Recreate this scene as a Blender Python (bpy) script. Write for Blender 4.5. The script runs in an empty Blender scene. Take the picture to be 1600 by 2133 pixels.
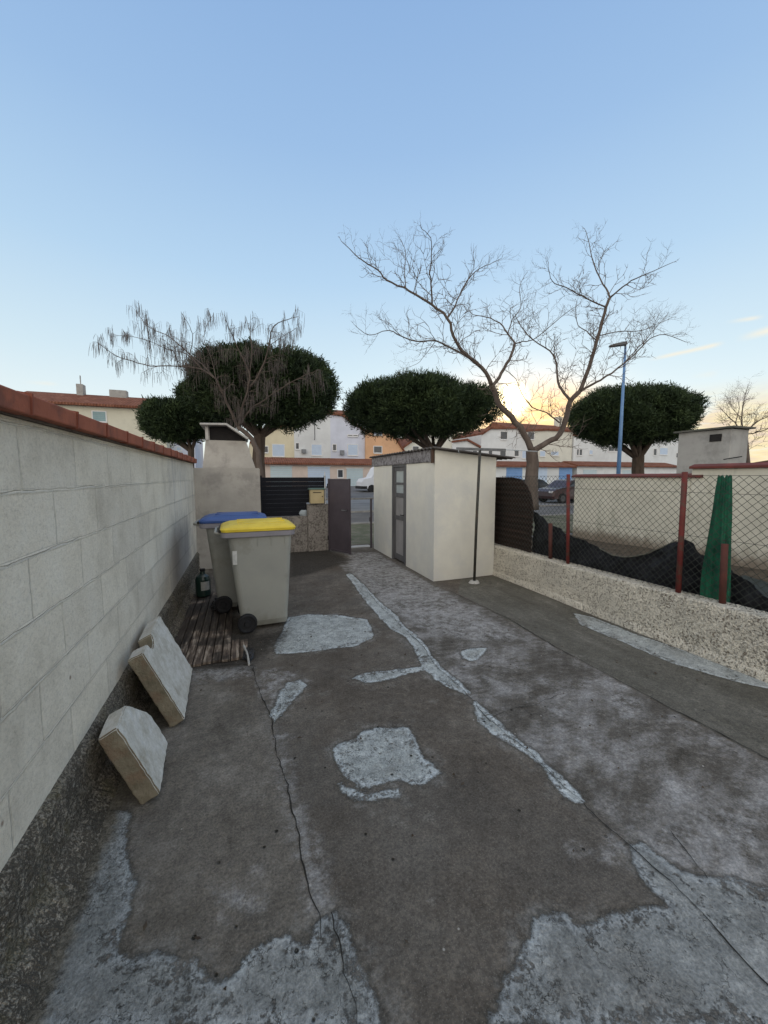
import bpy, bmesh, math, random
import numpy as np
from mathutils import Vector, noise as mnoise
random.seed(7); np.random.seed(7)
S = bpy.context.scene; C = S.collection
R = math.radians
# ------------------------------------------------------------------ camera geometry (survey helpers)
F0 = 800.0; CX, CY = 800.0, 1066.5; EYE = 1.65; PITCH = R(5.25); YAW = R(20.1)
def ray(px, py):
    u = (px-CX)/F0; v = -(py-CY)/F0
    d1 = math.cos(PITCH)+v*math.sin(PITCH); d2 = -math.sin(PITCH)+v*math.cos(PITCH)
    c, s = math.cos(YAW), math.sin(YAW)
    return (u*c+d1*s, -u*s+d1*c, d2)
def G(px, py, z=0.0):
    d = ray(px, py); t = (z-EYE)/d[2]; return Vector((d[0]*t, d[1]*t, z))
def AX(px, py, X):
    d = ray(px, py); t = X/d[0]; return Vector((X, d[1]*t, EYE+d[2]*t))
def AY(px, py, Y):
    d = ray(px, py); t = Y/d[1]; return Vector((d[0]*t, Y, EYE+d[2]*t))
def D(px, py, dist):
    d = ray(px, py); h = d[0]*math.sin(YAW)+d[1]*math.cos(YAW); t = dist/h
    return Vector((d[0]*t, d[1]*t, EYE+d[2]*t))
# ------------------------------------------------------------------ materials
def mat(name, c1, c2=None, scale=3.0, rough=.85, bump=0.0, bscale=60.0, spots=None, c3=None, s3=.6, metal=0.0, stretch=(1,1,1), spec=.3):
    m = bpy.data.materials.new(name); m.use_nodes = True; nt = m.node_tree; N = nt.nodes; L = nt.links
    b = N['Principled BSDF']; b.inputs['Roughness'].default_value = rough; b.inputs['Metallic'].default_value = metal
    b.inputs['Specular IOR Level'].default_value = spec
    g = N.new('ShaderNodeNewGeometry'); mp = N.new('ShaderNodeMapping'); L.new(g.outputs['Position'], mp.inputs['Vector'])
    mp.inputs['Scale'].default_value = stretch
    V = mp.outputs['Vector']
    def nz(sc, det=6, ro=.6):
        n = N.new('ShaderNodeTexNoise'); n.inputs['Scale'].default_value = sc; n.inputs['Detail'].default_value = det
        n.inputs['Roughness'].default_value = ro; L.new(V, n.inputs['Vector']); return n.outputs['Fac']
    def ramp(fac, a, bb, lo=.35, hi=.65):
        r = N.new('ShaderNodeValToRGB'); r.color_ramp.elements[0].position = lo; r.color_ramp.elements[1].position = hi
        r.color_ramp.elements[0].color = (*a, 1); r.color_ramp.elements[1].color = (*bb, 1); L.new(fac, r.inputs['Fac']); return r.outputs['Color']
    def mix(f, a, bb, mode='MIX'):
        x = N.new('ShaderNodeMix'); x.data_type = 'RGBA'; x.blend_type = mode
        if isinstance(f, float): x.inputs['Factor'].default_value = f
        else: L.new(f, x.inputs['Factor'])
        for s, q in ((6, a), (7, bb)):
            if isinstance(q, tuple): x.inputs[s].default_value = (*q, 1) if len(q) == 3 else q
            else: L.new(q, x.inputs[s])
        return x.outputs[2]
    col = ramp(nz(scale), c1, c2 or tuple(k*.8 for k in c1))
    if c3:
        r = ramp(nz(s3, 8, .7), (0, 0, 0), (1, 1, 1), .5, .62); col = mix(r, col, c3)
    if spots:
        sc, th, sc_col = spots
        n = ramp(nz(sc, 2, .5), (0, 0, 0), (1, 1, 1), th, th+.06); col = mix(n, col, sc_col)
    L.new(col, b.inputs['Base Color'])
    if bump:
        bn = N.new('ShaderNodeBump'); bn.inputs['Strength'].default_value = bump; bn.inputs['Distance'].default_value = .01
        L.new(nz(bscale, 4, .6), bn.inputs['Height']); L.new(bn.outputs['Normal'], b.inputs['Normal'])
    m['_x'] = 1
    return m
class NT:
    """tiny node builder"""
    def __init__(s, m): s.m = m; s.nt = m.node_tree; s.N = s.nt.nodes; s.L = s.nt.links
    def put(s, sock, v):
        if isinstance(v, (int, float)): sock.default_value = v
        elif isinstance(v, tuple): sock.default_value = (*v, 1) if len(sock.default_value) == 4 and len(v) == 3 else v
        else: s.L.new(v, sock)
    def math(s, op, a, b=0.0, c=None, clamp=False):
        n = s.N.new('ShaderNodeMath'); n.operation = op; n.use_clamp = clamp
        s.put(n.inputs[0], a); s.put(n.inputs[1], b)
        if c is not None: s.put(n.inputs[2], c)
        return n.outputs[0]
    def step(s, x, lo, hi):
        n = s.N.new('ShaderNodeMapRange'); n.interpolation_type = 'SMOOTHSTEP'; s.put(n.inputs[0], x)
        n.inputs[1].default_value = lo; n.inputs[2].default_value = hi; n.inputs[3].default_value = 0; n.inputs[4].default_value = 1
        return n.outputs[0]
    def noise(s, vec, sc, det=5, ro=.6, out='Fac'):
        n = s.N.new('ShaderNodeTexNoise'); n.inputs['Scale'].default_value = sc; n.inputs['Detail'].default_value = det
        n.inputs['Roughness'].default_value = ro; s.L.new(vec, n.inputs['Vector']); return n.outputs[out]
    def vor(s, vec, sc, out='Distance', feat='F1'):
        n = s.N.new('ShaderNodeTexVoronoi'); n.feature = feat; n.inputs['Scale'].default_value = sc; s.L.new(vec, n.inputs['Vector']); return n.outputs[out]
    def mapv(s, vec, scale=(1,1,1), loc=(0,0,0)):
        n = s.N.new('ShaderNodeMapping'); n.inputs['Scale'].default_value = scale; n.inputs['Location'].default_value = loc
        s.L.new(vec, n.inputs['Vector']); return n.outputs[0]
    def mix(s, f, a, b, mode='MIX'):
        x = s.N.new('ShaderNodeMix'); x.data_type = 'RGBA'; x.blend_type = mode
        s.put(x.inputs['Factor'], f); s.put(x.inputs[6], a); s.put(x.inputs[7], b); return x.outputs[2]
    def ramp(s, fac, stops):
        r = s.N.new('ShaderNodeValToRGB'); e = r.color_ramp.elements
        e[0].position, e[0].color = stops[0][0], (*stops[0][1], 1); e[1].position, e[1].color = stops[1][0], (*stops[1][1], 1)
        for p, c in stops[2:]:
            q = e.new(p); q.color = (*c, 1)
        s.L.new(fac, r.inputs['Fac']); return r.outputs['Color']
    def bump(s, h, st=.5, dist=.01, nrm=None):
        b = s.N.new('ShaderNodeBump'); b.inputs['Strength'].default_value = st; b.inputs['Distance'].default_value = dist
        s.put(b.inputs['Height'], h)
        if nrm is not None: s.L.new(nrm, b.inputs['Normal'])
        return b.outputs['Normal']
    def attr(s, name):
        n = s.N.new('ShaderNodeAttribute'); n.attribute_name = name; return n.outputs['Fac']
def newmat(name, rough=.9, spec=.2):
    m = bpy.data.materials.new(name); m.use_nodes = True; k = NT(m); b = k.N['Principled BSDF']
    b.inputs['Roughness'].default_value = rough; b.inputs['Specular IOR Level'].default_value = spec
    pos = k.N.new('ShaderNodeNewGeometry').outputs['Position']
    return m, k, b, pos
# ------------------------------------------------------------------ mesh helpers
class MB:
    def __init__(s): s.v = []; s.f = []
    def add(s, vs, fs):
        o = len(s.v); s.v += [tuple(v) for v in vs]; s.f += [tuple(i+o for i in f) for f in fs]; return s
    def box(s, x0, x1, y0, y1, z0, z1):
        return s.add([(x0,y0,z0),(x1,y0,z0),(x1,y1,z0),(x0,y1,z0),(x0,y0,z1),(x1,y0,z1),(x1,y1,z1),(x0,y1,z1)],
                     [(3,2,1,0),(4,5,6,7),(0,1,5,4),(1,2,6,5),(2,3,7,6),(3,0,4,7)])
    def hexa(s, p): return s.add(p, [(3,2,1,0),(4,5,6,7),(0,1,5,4),(1,2,6,5),(2,3,7,6),(3,0,4,7)])
    def tube(s, pts, rad, n=6, cap=True):
        pts = [Vector(p) for p in pts]; k = len(pts)
        if isinstance(rad, (int, float)): rad = [rad]*k
        vs = []; prev = None
        for i, p in enumerate(pts):
            t = (pts[min(i+1, k-1)]-pts[max(i-1, 0)])
            if t.length < 1e-9: t = Vector((0,0,1))
            t.normalize()
            a = prev if prev is not None else (Vector((1,0,0)) if abs(t.x) < .8 else Vector((0,1,0)))
            u = (a-t*a.dot(t)).normalized(); w = t.cross(u); prev = u
            for j in range(n):
                an = 2*math.pi*j/n; vs.append(p+(u*math.cos(an)+w*math.sin(an))*rad[i])
        fs = [(i*n+j, i*n+(j+1)%n, (i+1)*n+(j+1)%n, (i+1)*n+j) for i in range(k-1) for j in range(n)]
        if cap and n > 2: fs += [tuple(reversed(range(n))), tuple(range((k-1)*n, k*n))]
        return s.add(vs, fs)
    def prism_y(s, poly, y0, y1):   # poly of (x,z)
        n = len(poly); vs = [(x, y0, z) for x, z in poly]+[(x, y1, z) for x, z in poly]
        return s.add(vs, [tuple(range(n)), tuple(reversed(range(n, 2*n)))]+[(i, i+n, (i+1)%n+n, (i+1)%n) for i in range(n)])
    def prism_x(s, poly, x0, x1):   # poly of (y,z)
        n = len(poly); vs = [(x0, y, z) for y, z in poly]+[(x1, y, z) for y, z in poly]
        return s.add(vs, [tuple(range(n)), tuple(reversed(range(n, 2*n)))]+[(i, i+n, (i+1)%n+n, (i+1)%n) for i in range(n)])
    def build(s, name, m, parent=None, bevel=0.0, smooth=False, local=None):
        me = bpy.data.meshes.new(name); me.from_pydata(s.v, [], s.f); me.update()
        bm = bmesh.new(); bm.from_mesh(me); bmesh.ops.recalc_face_normals(bm, faces=bm.faces)
        if bevel: bmesh.ops.bevel(bm, geom=list(bm.edges), offset=bevel, segments=2, affect='EDGES', profile=.5)
        bm.to_mesh(me); bm.free()
        if smooth:
            for p in me.polygons: p.use_smooth = True
        o = bpy.data.objects.new(name, me); C.objects.link(o)
        if m: me.materials.append(m)
        if parent:
            o.parent = parent
            if local is None: o.location = -parent.matrix_basis.translation if parent.parent is None else (0,0,0)
        return o
def thing(name, label, cat, loc=(0,0,0), group=None, kind=None):
    o = bpy.data.objects.new(name, None); C.objects.link(o); o.location = loc; o.empty_display_size = .2
    return tag(o, label, cat, group, kind)
def tag(o, label=None, cat=None, group=None, kind=None):
    if label: o['label'] = label
    if cat: o['category'] = cat
    if group: o['group'] = group
    if kind: o['kind'] = kind
    return o
def struct(o, label=None): o['kind'] = 'structure'; return tag(o, label) if label else o
def grid_mesh(name, xs, ys, zf, m, parent=None):
    X, Y = np.meshgrid(xs, ys); nx, ny = len(xs), len(ys)
    Z = zf(X, Y); co = np.stack([X, Y, Z], -1).reshape(-1, 3)
    i = np.arange(nx-1)[None, :]+np.arange(ny-1)[:, None]*nx
    fa = np.stack([i, i+1, i+1+nx, i+nx], -1).reshape(-1, 4)
    me = bpy.data.meshes.new(name); me.vertices.add(len(co)); me.vertices.foreach_set('co', co.ravel().astype(np.float32))
    me.loops.add(fa.size); me.loops.foreach_set('vertex_index', fa.ravel().astype(np.int32))
    me.polygons.add(len(fa)); me.polygons.foreach_set('loop_start', np.arange(0, fa.size, 4, dtype=np.int32))
    me.update(calc_edges=True); me.validate()
    o = bpy.data.objects.new(name, me); C.objects.link(o); me.materials.append(m)
    if parent: o.parent = parent
    return o, co
def rough_box(name, m, parent, x0, x1, y0, y1, z0, z1, step=.05, amp=.004, sc=6.0, round_=.012):
    """box with subdivided, slightly uneven faces"""
    bm = bmesh.new(); bmesh.ops.create_cube(bm, size=1)
    for v in bm.verts: v.co = Vector((x0+(v.co.x+.5)*(x1-x0), y0+(v.co.y+.5)*(y1-y0), z0+(v.co.z+.5)*(z1-z0)))
    if round_: bmesh.ops.bevel(bm, geom=list(bm.edges), offset=round_, segments=2, affect='EDGES')
    for ax, a, b in ((0, x0, x1), (1, y0, y1), (2, z0, z1)):
        n = int((b-a)/step)
        for i in range(1, n):
            no = [0,0,0]; no[ax] = 1; co = [0,0,0]; co[ax] = a+(b-a)*i/n
            bmesh.ops.bisect_plane(bm, geom=list(bm.verts)+list(bm.edges)+list(bm.faces), plane_co=co, plane_no=no)
    for v in bm.verts:
        p = v.co; v.co = p+Vector((mnoise.noise(p*sc), mnoise.noise(p*sc+Vector((9,3,1))), mnoise.noise(p*sc+Vector((4,7,2)))))*amp
    me = bpy.data.meshes.new(name); bm.to_mesh(me); bm.free(); me.materials.append(m)
    for p in me.polygons: p.use_smooth = False
    o = bpy.data.objects.new(name, me); C.objects.link(o)
    if parent: o.parent = parent; o.location = -parent.location
    return o
# ------------------------------------------------------------------ ground of the yard
def resample(poly, jit=.0):
    return np.array([(p.x, p.y) for p in poly])
def sdist(P, polys):
    out = np.full(len(P), 9.0)
    for poly in polys:
        A = poly; B = np.roll(poly, -1, 0); d = np.full(len(P), 1e9); ins = np.zeros(len(P), bool)
        for a, b in zip(A, B):
            ab = b-a; L2 = max((ab**2).sum(), 1e-12); t = np.clip(((P-a)@ab)/L2, 0, 1)
            dd = np.hypot(*(P-a-t[:, None]*ab).T); d = np.minimum(d, dd)
            c = ((a[1] > P[:, 1]) != (b[1] > P[:, 1])); xx = a[0]+(P[:, 1]-a[1])*(b[0]-a[0])/(b[1]-a[1] if abs(b[1]-a[1]) > 1e-12 else 1e-12)
            ins ^= c & (P[:, 0] < xx)
        out = np.minimum(out, np.where(ins, -d, d))
    return out
def gp(l): return resample([G(*p) for p in l])
def strip(pts):
    l = [(x-w/2, y+w*.12) for x, y, w in pts]; r = [(x+w/2, y-w*.12) for x, y, w in pts]
    return gp(l+r[::-1])
patches = [
 gp([(695,1560),(712,1548),(735,1540),(755,1522),(790,1514),(850,1514),(862,1530),(873,1560),(885,1580),(905,1592),(922,1605),(905,1622),(880,1635),(850,1632),(832,1625),(800,1632),(760,1640),(725,1625),(705,1590)]),
 gp([(708,1632),(735,1640),(762,1652),(832,1642),(838,1660),(800,1660),(780,1668),(730,1663),(710,1650)]),
 gp([(600,1285),(640,1279),(700,1280),(765,1290),(778,1318),(775,1330),(740,1345),(680,1352),(640,1358),(575,1362),(570,1345),(585,1320)]),
 strip([(725,1195,10),(745,1215,16),(765,1240,22),(785,1262,26),(812,1288,32),(832,1310,26),(855,1325,22),(875,1345,24),(888,1372,28),(900,1390,34),(925,1410,34),(950,1428,28),(975,1443,12)]),
 strip([(988,1458,6),(1000,1475,20),(1015,1498,32),(1038,1518,34),(1062,1535,26),(1090,1555,16),(1112,1572,20),(1135,1592,12),(1160,1618,24),(1178,1640,34),(1200,1660,26),(1216,1672,8)]),
 gp([(732,1413),(755,1403),(790,1398),(840,1392),(885,1386),(895,1394),(850,1402),(800,1418),(760,1421)]),
 gp([(562,1492),(575,1465),(585,1440),(600,1422),(625,1418),(642,1427),(622,1450),(600,1472),(585,1490),(572,1503)]),
 gp([(20,2145),(70,2060),(100,1990),(150,1880),(190,1790),(215,1720),(215,1690),(268,1690),(266,1760),(268,1830),(287,1842),(275,1880),(250,1950),(243,1985),(280,1996),(330,1985),(380,1995),(410,2006),(430,2040),(480,2045),(500,2030),(512,2005),(530,1980),(570,1955),(600,1952),(615,1966),(645,1970),(655,1930),(672,1908),(700,1903),(722,1925),(735,1965),(745,2000),(765,2035),(785,2080),(795,2145)]),
 gp([(1000,2145),(1042,2090),(1048,2060),(1060,2030),(1085,1985),(1110,1960),(1115,1920),(1150,1900),(1175,1903),(1200,1925),(1240,1930),(1290,1905),(1345,1890),(1385,1885),(1365,1860),(1340,1830),(1322,1800),(1313,1758),(1345,1760),(1375,1782),(1400,1800),(1440,1815),(1480,1830),(1540,1828),(1600,1848),(1700,1870),(1700,2145)]),
 gp([(958,1356),(985,1350),(1015,1350),(1008,1362),(985,1378),(966,1370)]),
 gp([(1195,1276),(1240,1286),(1330,1322),(1450,1362),(1620,1412),(1620,1440),(1500,1412),(1400,1382),(1290,1334),(1210,1300)]),
]
stains = [gp([(1010,1400),(1040,1412),(1065,1432),(1040,1440),(1018,1420)]), gp([(1270,1440),(1330,1455),(1350,1490),(1300,1500),(1260,1470)]),
 gp([(1340,1705),(1400,1712),(1450,1750),(1480,1800),(1430,1790),(1370,1745)]), gp([(1130,1470),(1190,1465),(1200,1490),(1150,1495)]),
 gp([(1200,1780),(1600,1640),(1600,1850),(1480,1830)]), gp([(540,1395),(600,1400),(640,1420),(590,1440),(570,1480),(545,1450)]),
 gp([(570,1520),(592,1540),(612,1660),(660,1760),(690,1850),(690,1900),(650,1890),(620,1760),(585,1640)]),
 gp([(395,1395),(525,1385),(540,1410),(400,1420)]), gp([(720,1150),(780,1150),(905,1220),(1090,1330),(1000,1340),(880,1310),(800,1260),(730,1190)]),
 gp([(470,1840),(530,1830),(535,1880),(475,1900)])]
Z1 = [gp([(700,1170),(785,1150),(905,1222),(955,1238),(1160,1350),(1400,1482),(1620,1598),(1620,1860),(1480,1830),(1320,1755),(1215,1672),(1110,1570),(988,1458),(890,1380),(812,1288),(760,1235)])]
Z2 = [gp([(955,1236),(1160,1348),(1400,1480),(1620,1596),(1620,1412),(1240,1284),(1030,1200),(960,1205)])]
Z3 = [gp([(100,2000),(390,1395),(400,1400),(560,1480),(575,1560),(600,1660),(622,1720),(640,1860),(665,1910),(640,1970),(480,2045),(250,1990)])]
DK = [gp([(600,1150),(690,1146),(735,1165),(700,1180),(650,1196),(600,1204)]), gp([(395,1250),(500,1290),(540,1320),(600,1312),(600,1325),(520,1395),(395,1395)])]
def yard_material():
    m, k, b, pos = newmat('weathered_concrete', .92, .15)
    nb = k.noise(pos, 14, 6, .65); nm = k.noise(pos, 2.2, 7, .7); nf = k.noise(pos, 90, 4, .7); nl = k.noise(pos, .7, 4, .6)
    # main slab: brown grey
    base = k.ramp(nm, [(.3, (.076,.064,.052)), (.5, (.114,.098,.081)), (.7, (.168,.149,.126))])
    base = k.mix(k.step(nl, .42, .62), base, k.mix(.5, base, (.132,.124,.112)))
    left = k.ramp(k.noise(pos, 3.1, 8, .72), [(.3, (.112,.100,.083)), (.5, (.168,.152,.130)), (.72, (.26,.242,.215))])
    w3 = k.step(k.math('ADD', k.attr('sd_left'), k.math('MULTIPLY', nb, .12)), .12, 0)
    base = k.mix(k.math('MULTIPLY', w3, .75), base, left)
    # mottled middle slab
    st = k.mapv(pos, (.75, 1.15, 1)); n1 = k.noise(st, 2.3, 9, .72); n2 = k.noise(st, 9, 8, .75)
    mott = k.ramp(k.math('ADD', k.math('MULTIPLY', n1, .65), k.math('MULTIPLY', n2, .35)), [(.40, (.070,.062,.052)), (.48, (.115,.105,.092)), (.55, (.21,.20,.19)), (.64, (.36,.355,.35))])
    base = k.mix(k.math('MULTIPLY', k.step(k.noise(pos, 1.4, 7, .7), .5, .64), .5), base, (.070,.060,.050))
    halo = k.math('MULTIPLY', k.step(k.math('ADD', k.attr('sd_patch'), k.math('MULTIPLY', k.math('SUBTRACT', k.noise(pos, 12, 8, .8), .5), .5)), .10, -.02), k.step(k.noise(pos, 4, 6, .7), .42, .6))
    base = k.mix(k.math('MULTIPLY', halo, .45), base, (.27,.265,.25))
    w1 = k.step(k.math('ADD', k.attr('sd_mottled'), k.math('MULTIPLY', k.math('SUBTRACT', nb, .5), .16)), .03, -.03)
    base = k.mix(w1, base, mott)
    slab = k.ramp(k.noise(k.mapv(pos, (2.2, .8, 1)), 2.0, 7, .65), [(.3, (.088,.083,.068)), (.55, (.125,.118,.10)), (.75, (.18,.172,.148))])
    w2 = k.step(k.attr('sd_side'), .01, -.01)
    base = k.mix(w2, base, slab)
    # pale soft stains
    ws = k.math('MULTIPLY', k.step(k.math('ADD', k.attr('sd_stain'), k.math('MULTIPLY', k.math('SUBTRACT', n2, .5), .45)), .06, -.07), k.step(k.noise(pos, 11, 8, .78), .38, .62))
    base = k.mix(k.math('MULTIPLY', ws, .75), base, (.36,.355,.35))
    # cement repairs
    e = k.math('ADD', k.attr('sd_patch'), k.math('ADD', k.math('MULTIPLY', k.math('SUBTRACT', k.noise(pos, 34, 8, .85), .5), .075), k.math('MULTIPLY', k.math('SUBTRACT', k.noise(pos, 7, 4, .6), .5), .07)))
    wp = k.step(e, .010, -.010)
    cem = k.ramp(k.noise(pos, 6, 9, .75), [(.32, (.16,.166,.160)), (.5, (.24,.249,.243)), (.68, (.33,.340,.334))])
    cem = k.mix(k.step(k.noise(k.mapv(pos, (1,.45,1)), 30, 6, .7), .56, .72), cem, (.16,.165,.16))
    cem = k.mix(k.math('MULTIPLY', k.step(k.noise(pos, 1.9, 6, .7), .52, .62), .7), cem, k.mix(k.noise(pos, 40, 5, .8), (.10,.10,.09), (.25,.25,.24)))
    er = k.math('ADD', k.math('MULTIPLY', k.noise(pos, 38, 7, .82), .55), k.math('MULTIPLY', k.noise(pos, 5.5, 6, .75), .45))
    wear = k.math('MULTIPLY', wp, k.math('ADD', .10, k.math('MULTIPLY', k.step(k.math('ADD', er, k.math('MULTIPLY', k.step(e, -.12, 0), -.055)), .375, .445), .90)))
    edge_hi = k.math('MULTIPLY', k.step(e, -.05, -.006), .35)
    cem = k.mix(edge_hi, cem, (.46,.49,.51))
    cem = k.mix(k.step(k.attr('sd_near_shade'), .02, -.02), k.mix(1.0, cem, (1.50,1.54,1.55), 'MULTIPLY'), cem)  # nearest two repairs stay darker: foreground vignette shade painted into the colour
    base = k.mix(wear, base, cem)
    rim = k.math('MULTIPLY', k.step(e, .03, .006), k.step(e, -.004, .006))
    base = k.mix(k.math('MULTIPLY', rim, .55), base, (.06,.055,.045))
    sk = k.math('MULTIPLY', k.step(k.noise(pos, 2.0, 10, .8), .575, .62), k.step(k.noise(pos, 30, 6, .8), .42, .56))
    base = k.mix(k.math('MULTIPLY', sk, .45), base, (.26,.245,.22))
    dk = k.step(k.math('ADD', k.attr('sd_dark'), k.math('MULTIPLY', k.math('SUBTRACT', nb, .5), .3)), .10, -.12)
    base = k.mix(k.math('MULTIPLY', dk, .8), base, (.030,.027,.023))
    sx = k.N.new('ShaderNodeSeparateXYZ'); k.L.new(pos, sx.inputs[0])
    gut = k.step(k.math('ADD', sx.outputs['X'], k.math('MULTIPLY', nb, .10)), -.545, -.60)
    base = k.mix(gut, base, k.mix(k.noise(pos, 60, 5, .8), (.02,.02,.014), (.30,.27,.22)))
    # speckle, pits, dark moss spots
    base = k.mix(.55, base, k.ramp(nf, [(.25, (.15,.15,.15)), (.5, (1,1,1)), (.75, (1.9,1.85,1.8))]), 'MULTIPLY')
    base = k.mix(.55, base, k.ramp(k.noise(pos, 17, 9, .85), [(.3, (.38,.38,.37)), (.5, (1,1,1)), (.70, (1.8,1.76,1.68))]), 'MULTIPLY')
    pit = k.math('MULTIPLY', k.step(k.vor(pos, 9.0), .09, .05), k.step(k.noise(pos, 2.7), .43, .52))
    base = k.mix(pit, base, (.03,.028,.022))
    lp = k.math('MULTIPLY', k.step(k.vor(k.mapv(pos, (1,1,1), (3.3,1.7,0)), 11.0), .07, .04), k.step(k.noise(pos, 2.1), .5, .6))
    base = k.mix(lp, base, (.42,.40,.36))
    grain = k.step(k.vor(k.mapv(pos, (1,1,1), (.3,.7,0)), 120.0), .30, .16)
    base = k.mix(k.math('MULTIPLY', grain, .25), base, (.34,.32,.28))
    hair = k.math('MULTIPLY', k.step(k.math('ABSOLUTE', k.math('SUBTRACT', k.noise(pos, 2.6, 6, .6), .5)), .0035, .001), wp)
    base = k.mix(k.math('MULTIPLY', hair, .8), base, (.06,.06,.055))
    k.L.new(base, b.inputs['Base Color'])
    h = k.math('ADD', k.math('MULTIPLY', wear, .35), k.math('ADD', k.math('MULTIPLY', nf, .5), k.math('MULTIPLY', nb, .5)))
    h = k.math('SUBTRACT', h, k.math('MULTIPLY', pit, .8))
    k.L.new(k.bump(h, .9, .014), b.inputs['Normal'])
    return m
xs = np.arange(-.79, 4.30, .02); ys = np.concatenate([np.arange(-1.5, 8.95, .02)])
def yz(X, Y):
    return .004*np.sin(X*2.1+Y*.9)+.003*np.sin(Y*2.7-X)-.004*np.exp(-((X-1.9)/.5)**2)
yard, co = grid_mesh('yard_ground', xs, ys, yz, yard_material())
struct(yard)
P = co[:, :2]
for nme, pl in (('sd_patch', patches), ('sd_stain', stains), ('sd_mottled', Z1), ('sd_side', Z2), ('sd_left', Z3), ('sd_near_shade', patches[7:9]), ('sd_dark', DK)):
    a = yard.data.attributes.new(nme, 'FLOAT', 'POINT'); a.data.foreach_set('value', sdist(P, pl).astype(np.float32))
M_crack = mat('crack_dark', (.018,.016,.013), (.03,.026,.02), 30)
def crack(pts, w, name='ground_crack', wob=.018):
    ps = [G(*p) for p in pts]; fine = []
    for a, b in zip(ps, ps[1:]):
        n = max(2, int((b-a).length/.025))
        for i in range(n): fine.append(a.lerp(b, i/n))
    fine.append(ps[-1]); mb = MB(); vs = []
    for i, p in enumerate(fine):
        t = (fine[min(i+1, len(fine)-1)]-fine[max(i-1, 0)]).normalized(); nrm = Vector((-t.y, t.x, 0))
        off = (mnoise.noise(p*7)+.6*mnoise.noise(p*23))*wob
        ww = w*(.25+.9*abs(mnoise.noise(p*9+Vector((5,5,5)))+.35)); z = .0062+float(yz(np.array(p.x), np.array(p.y)))
        c = p+nrm*off
        vs += [(c.x+nrm.x*ww/2, c.y+nrm.y*ww/2, z), (c.x-nrm.x*ww/2, c.y-nrm.y*ww/2, z)]
    mb.add(vs, [(2*i, 2*i+1, 2*i+3, 2*i+2) for i in range(len(fine)-1)])
    struct(mb.build(name, M_crack))
crack([(528,1388),(533,1425),(552,1468),(567,1500),(573,1560),(590,1610),(602,1660),(620,1712),(626,1765),(632,1792),(645,1860),(665,1908),(668,1960)], .009)
crack([(940,1232),(1000,1262),(1060,1290),(1160,1350),(1290,1420),(1400,1480),(1500,1530),(1610,1590)], .012, wob=.01)
crack([(1215,1675),(1250,1710),(1310,1760),(1400,1840),(1480,1920),(1540,1990),(1610,2062)], .009, wob=.012)
crack([(745,1205),(790,1262),(840,1308),(880,1345),(905,1385),(960,1432),(990,1462),(1020,1500),(1065,1535),(1110,1572),(1160,1622),(1212,1672)], .006)
crack([(1022,1496),(1060,1478),(1110,1468),(1165,1448)], .006)
crack([(1400,1730),(1440,1780),(1475,1830)], .007)
crack([(395,1396),(440,1389),(500,1384),(528,1388)], .010, wob=.006)
crack([(690,1905),(700,1960),(720,2030),(740,2100),(748,2145)], .005)
# ------------------------------------------------------------------ terrain and street
M_soil_far = mat('street_asphalt', (.10,.10,.105), (.135,.133,.135), .8, .95, .3, 30, c3=(.17,.17,.17), s3=.25)
def tz(X, Y): return -.06+np.clip((Y-28)/14, 0, 1)*.64
tx = np.concatenate([np.linspace(-400, -40, 12), np.linspace(-36, 90, 40), np.linspace(100, 500, 12)])
ty = np.concatenate([np.linspace(-60, 24, 22), np.linspace(26, 46, 21), np.linspace(52, 600, 18)])
struct(grid_mesh('ground', tx, ty, tz, M_soil_far)[0])
M_verge = mat('verge_grass_worn', (.075,.085,.05), (.13,.13,.095), 2.5, 1, .6, 50, c3=(.16,.15,.12), s3=1.4)
mb = MB(); mb.box(-30, 70, 8.96, 12.9, -.3, -.012); struct(mb.build('verge', M_verge))
M_kerb = mat('kerb_concrete', (.28,.275,.26), (.20,.195,.19), 4, .9, .3, 50)
mb = MB(); mb.box(-30, 80, 12.9, 13.08, -.3, .03); mb.box(-30, 80, 27.3, 27.5, -.3, .09); mb.box(-30,80,17.6,17.75,-.3,.02); struct(mb.build('kerb', M_kerb))
M_road = mat('road_pale', (.20,.205,.215), (.25,.255,.265), .9, .9, .2, 30, c3=(.17,.17,.18), s3=.4)
mb = MB(); mb.box(-30, 80, 17.75, 27.3, -.3, -.03); struct(mb.build('parking_strip', M_road))
# neighbour yard soil
M_soil = mat('garden_soil', (.055,.042,.030), (.10,.080,.058), 5, 1, .9, 22, spots=(60, .62, (.16,.13,.09)))
struct(grid_mesh('garden_soil', np.arange(4.05, 8.8, .08), np.arange(-2, 8.6, .08),
    lambda X, Y: -.02+.03*np.sin(X*3.1)*np.sin(Y*2.3)+.012*np.random.rand(*X.shape), M_soil)[0])
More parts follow.
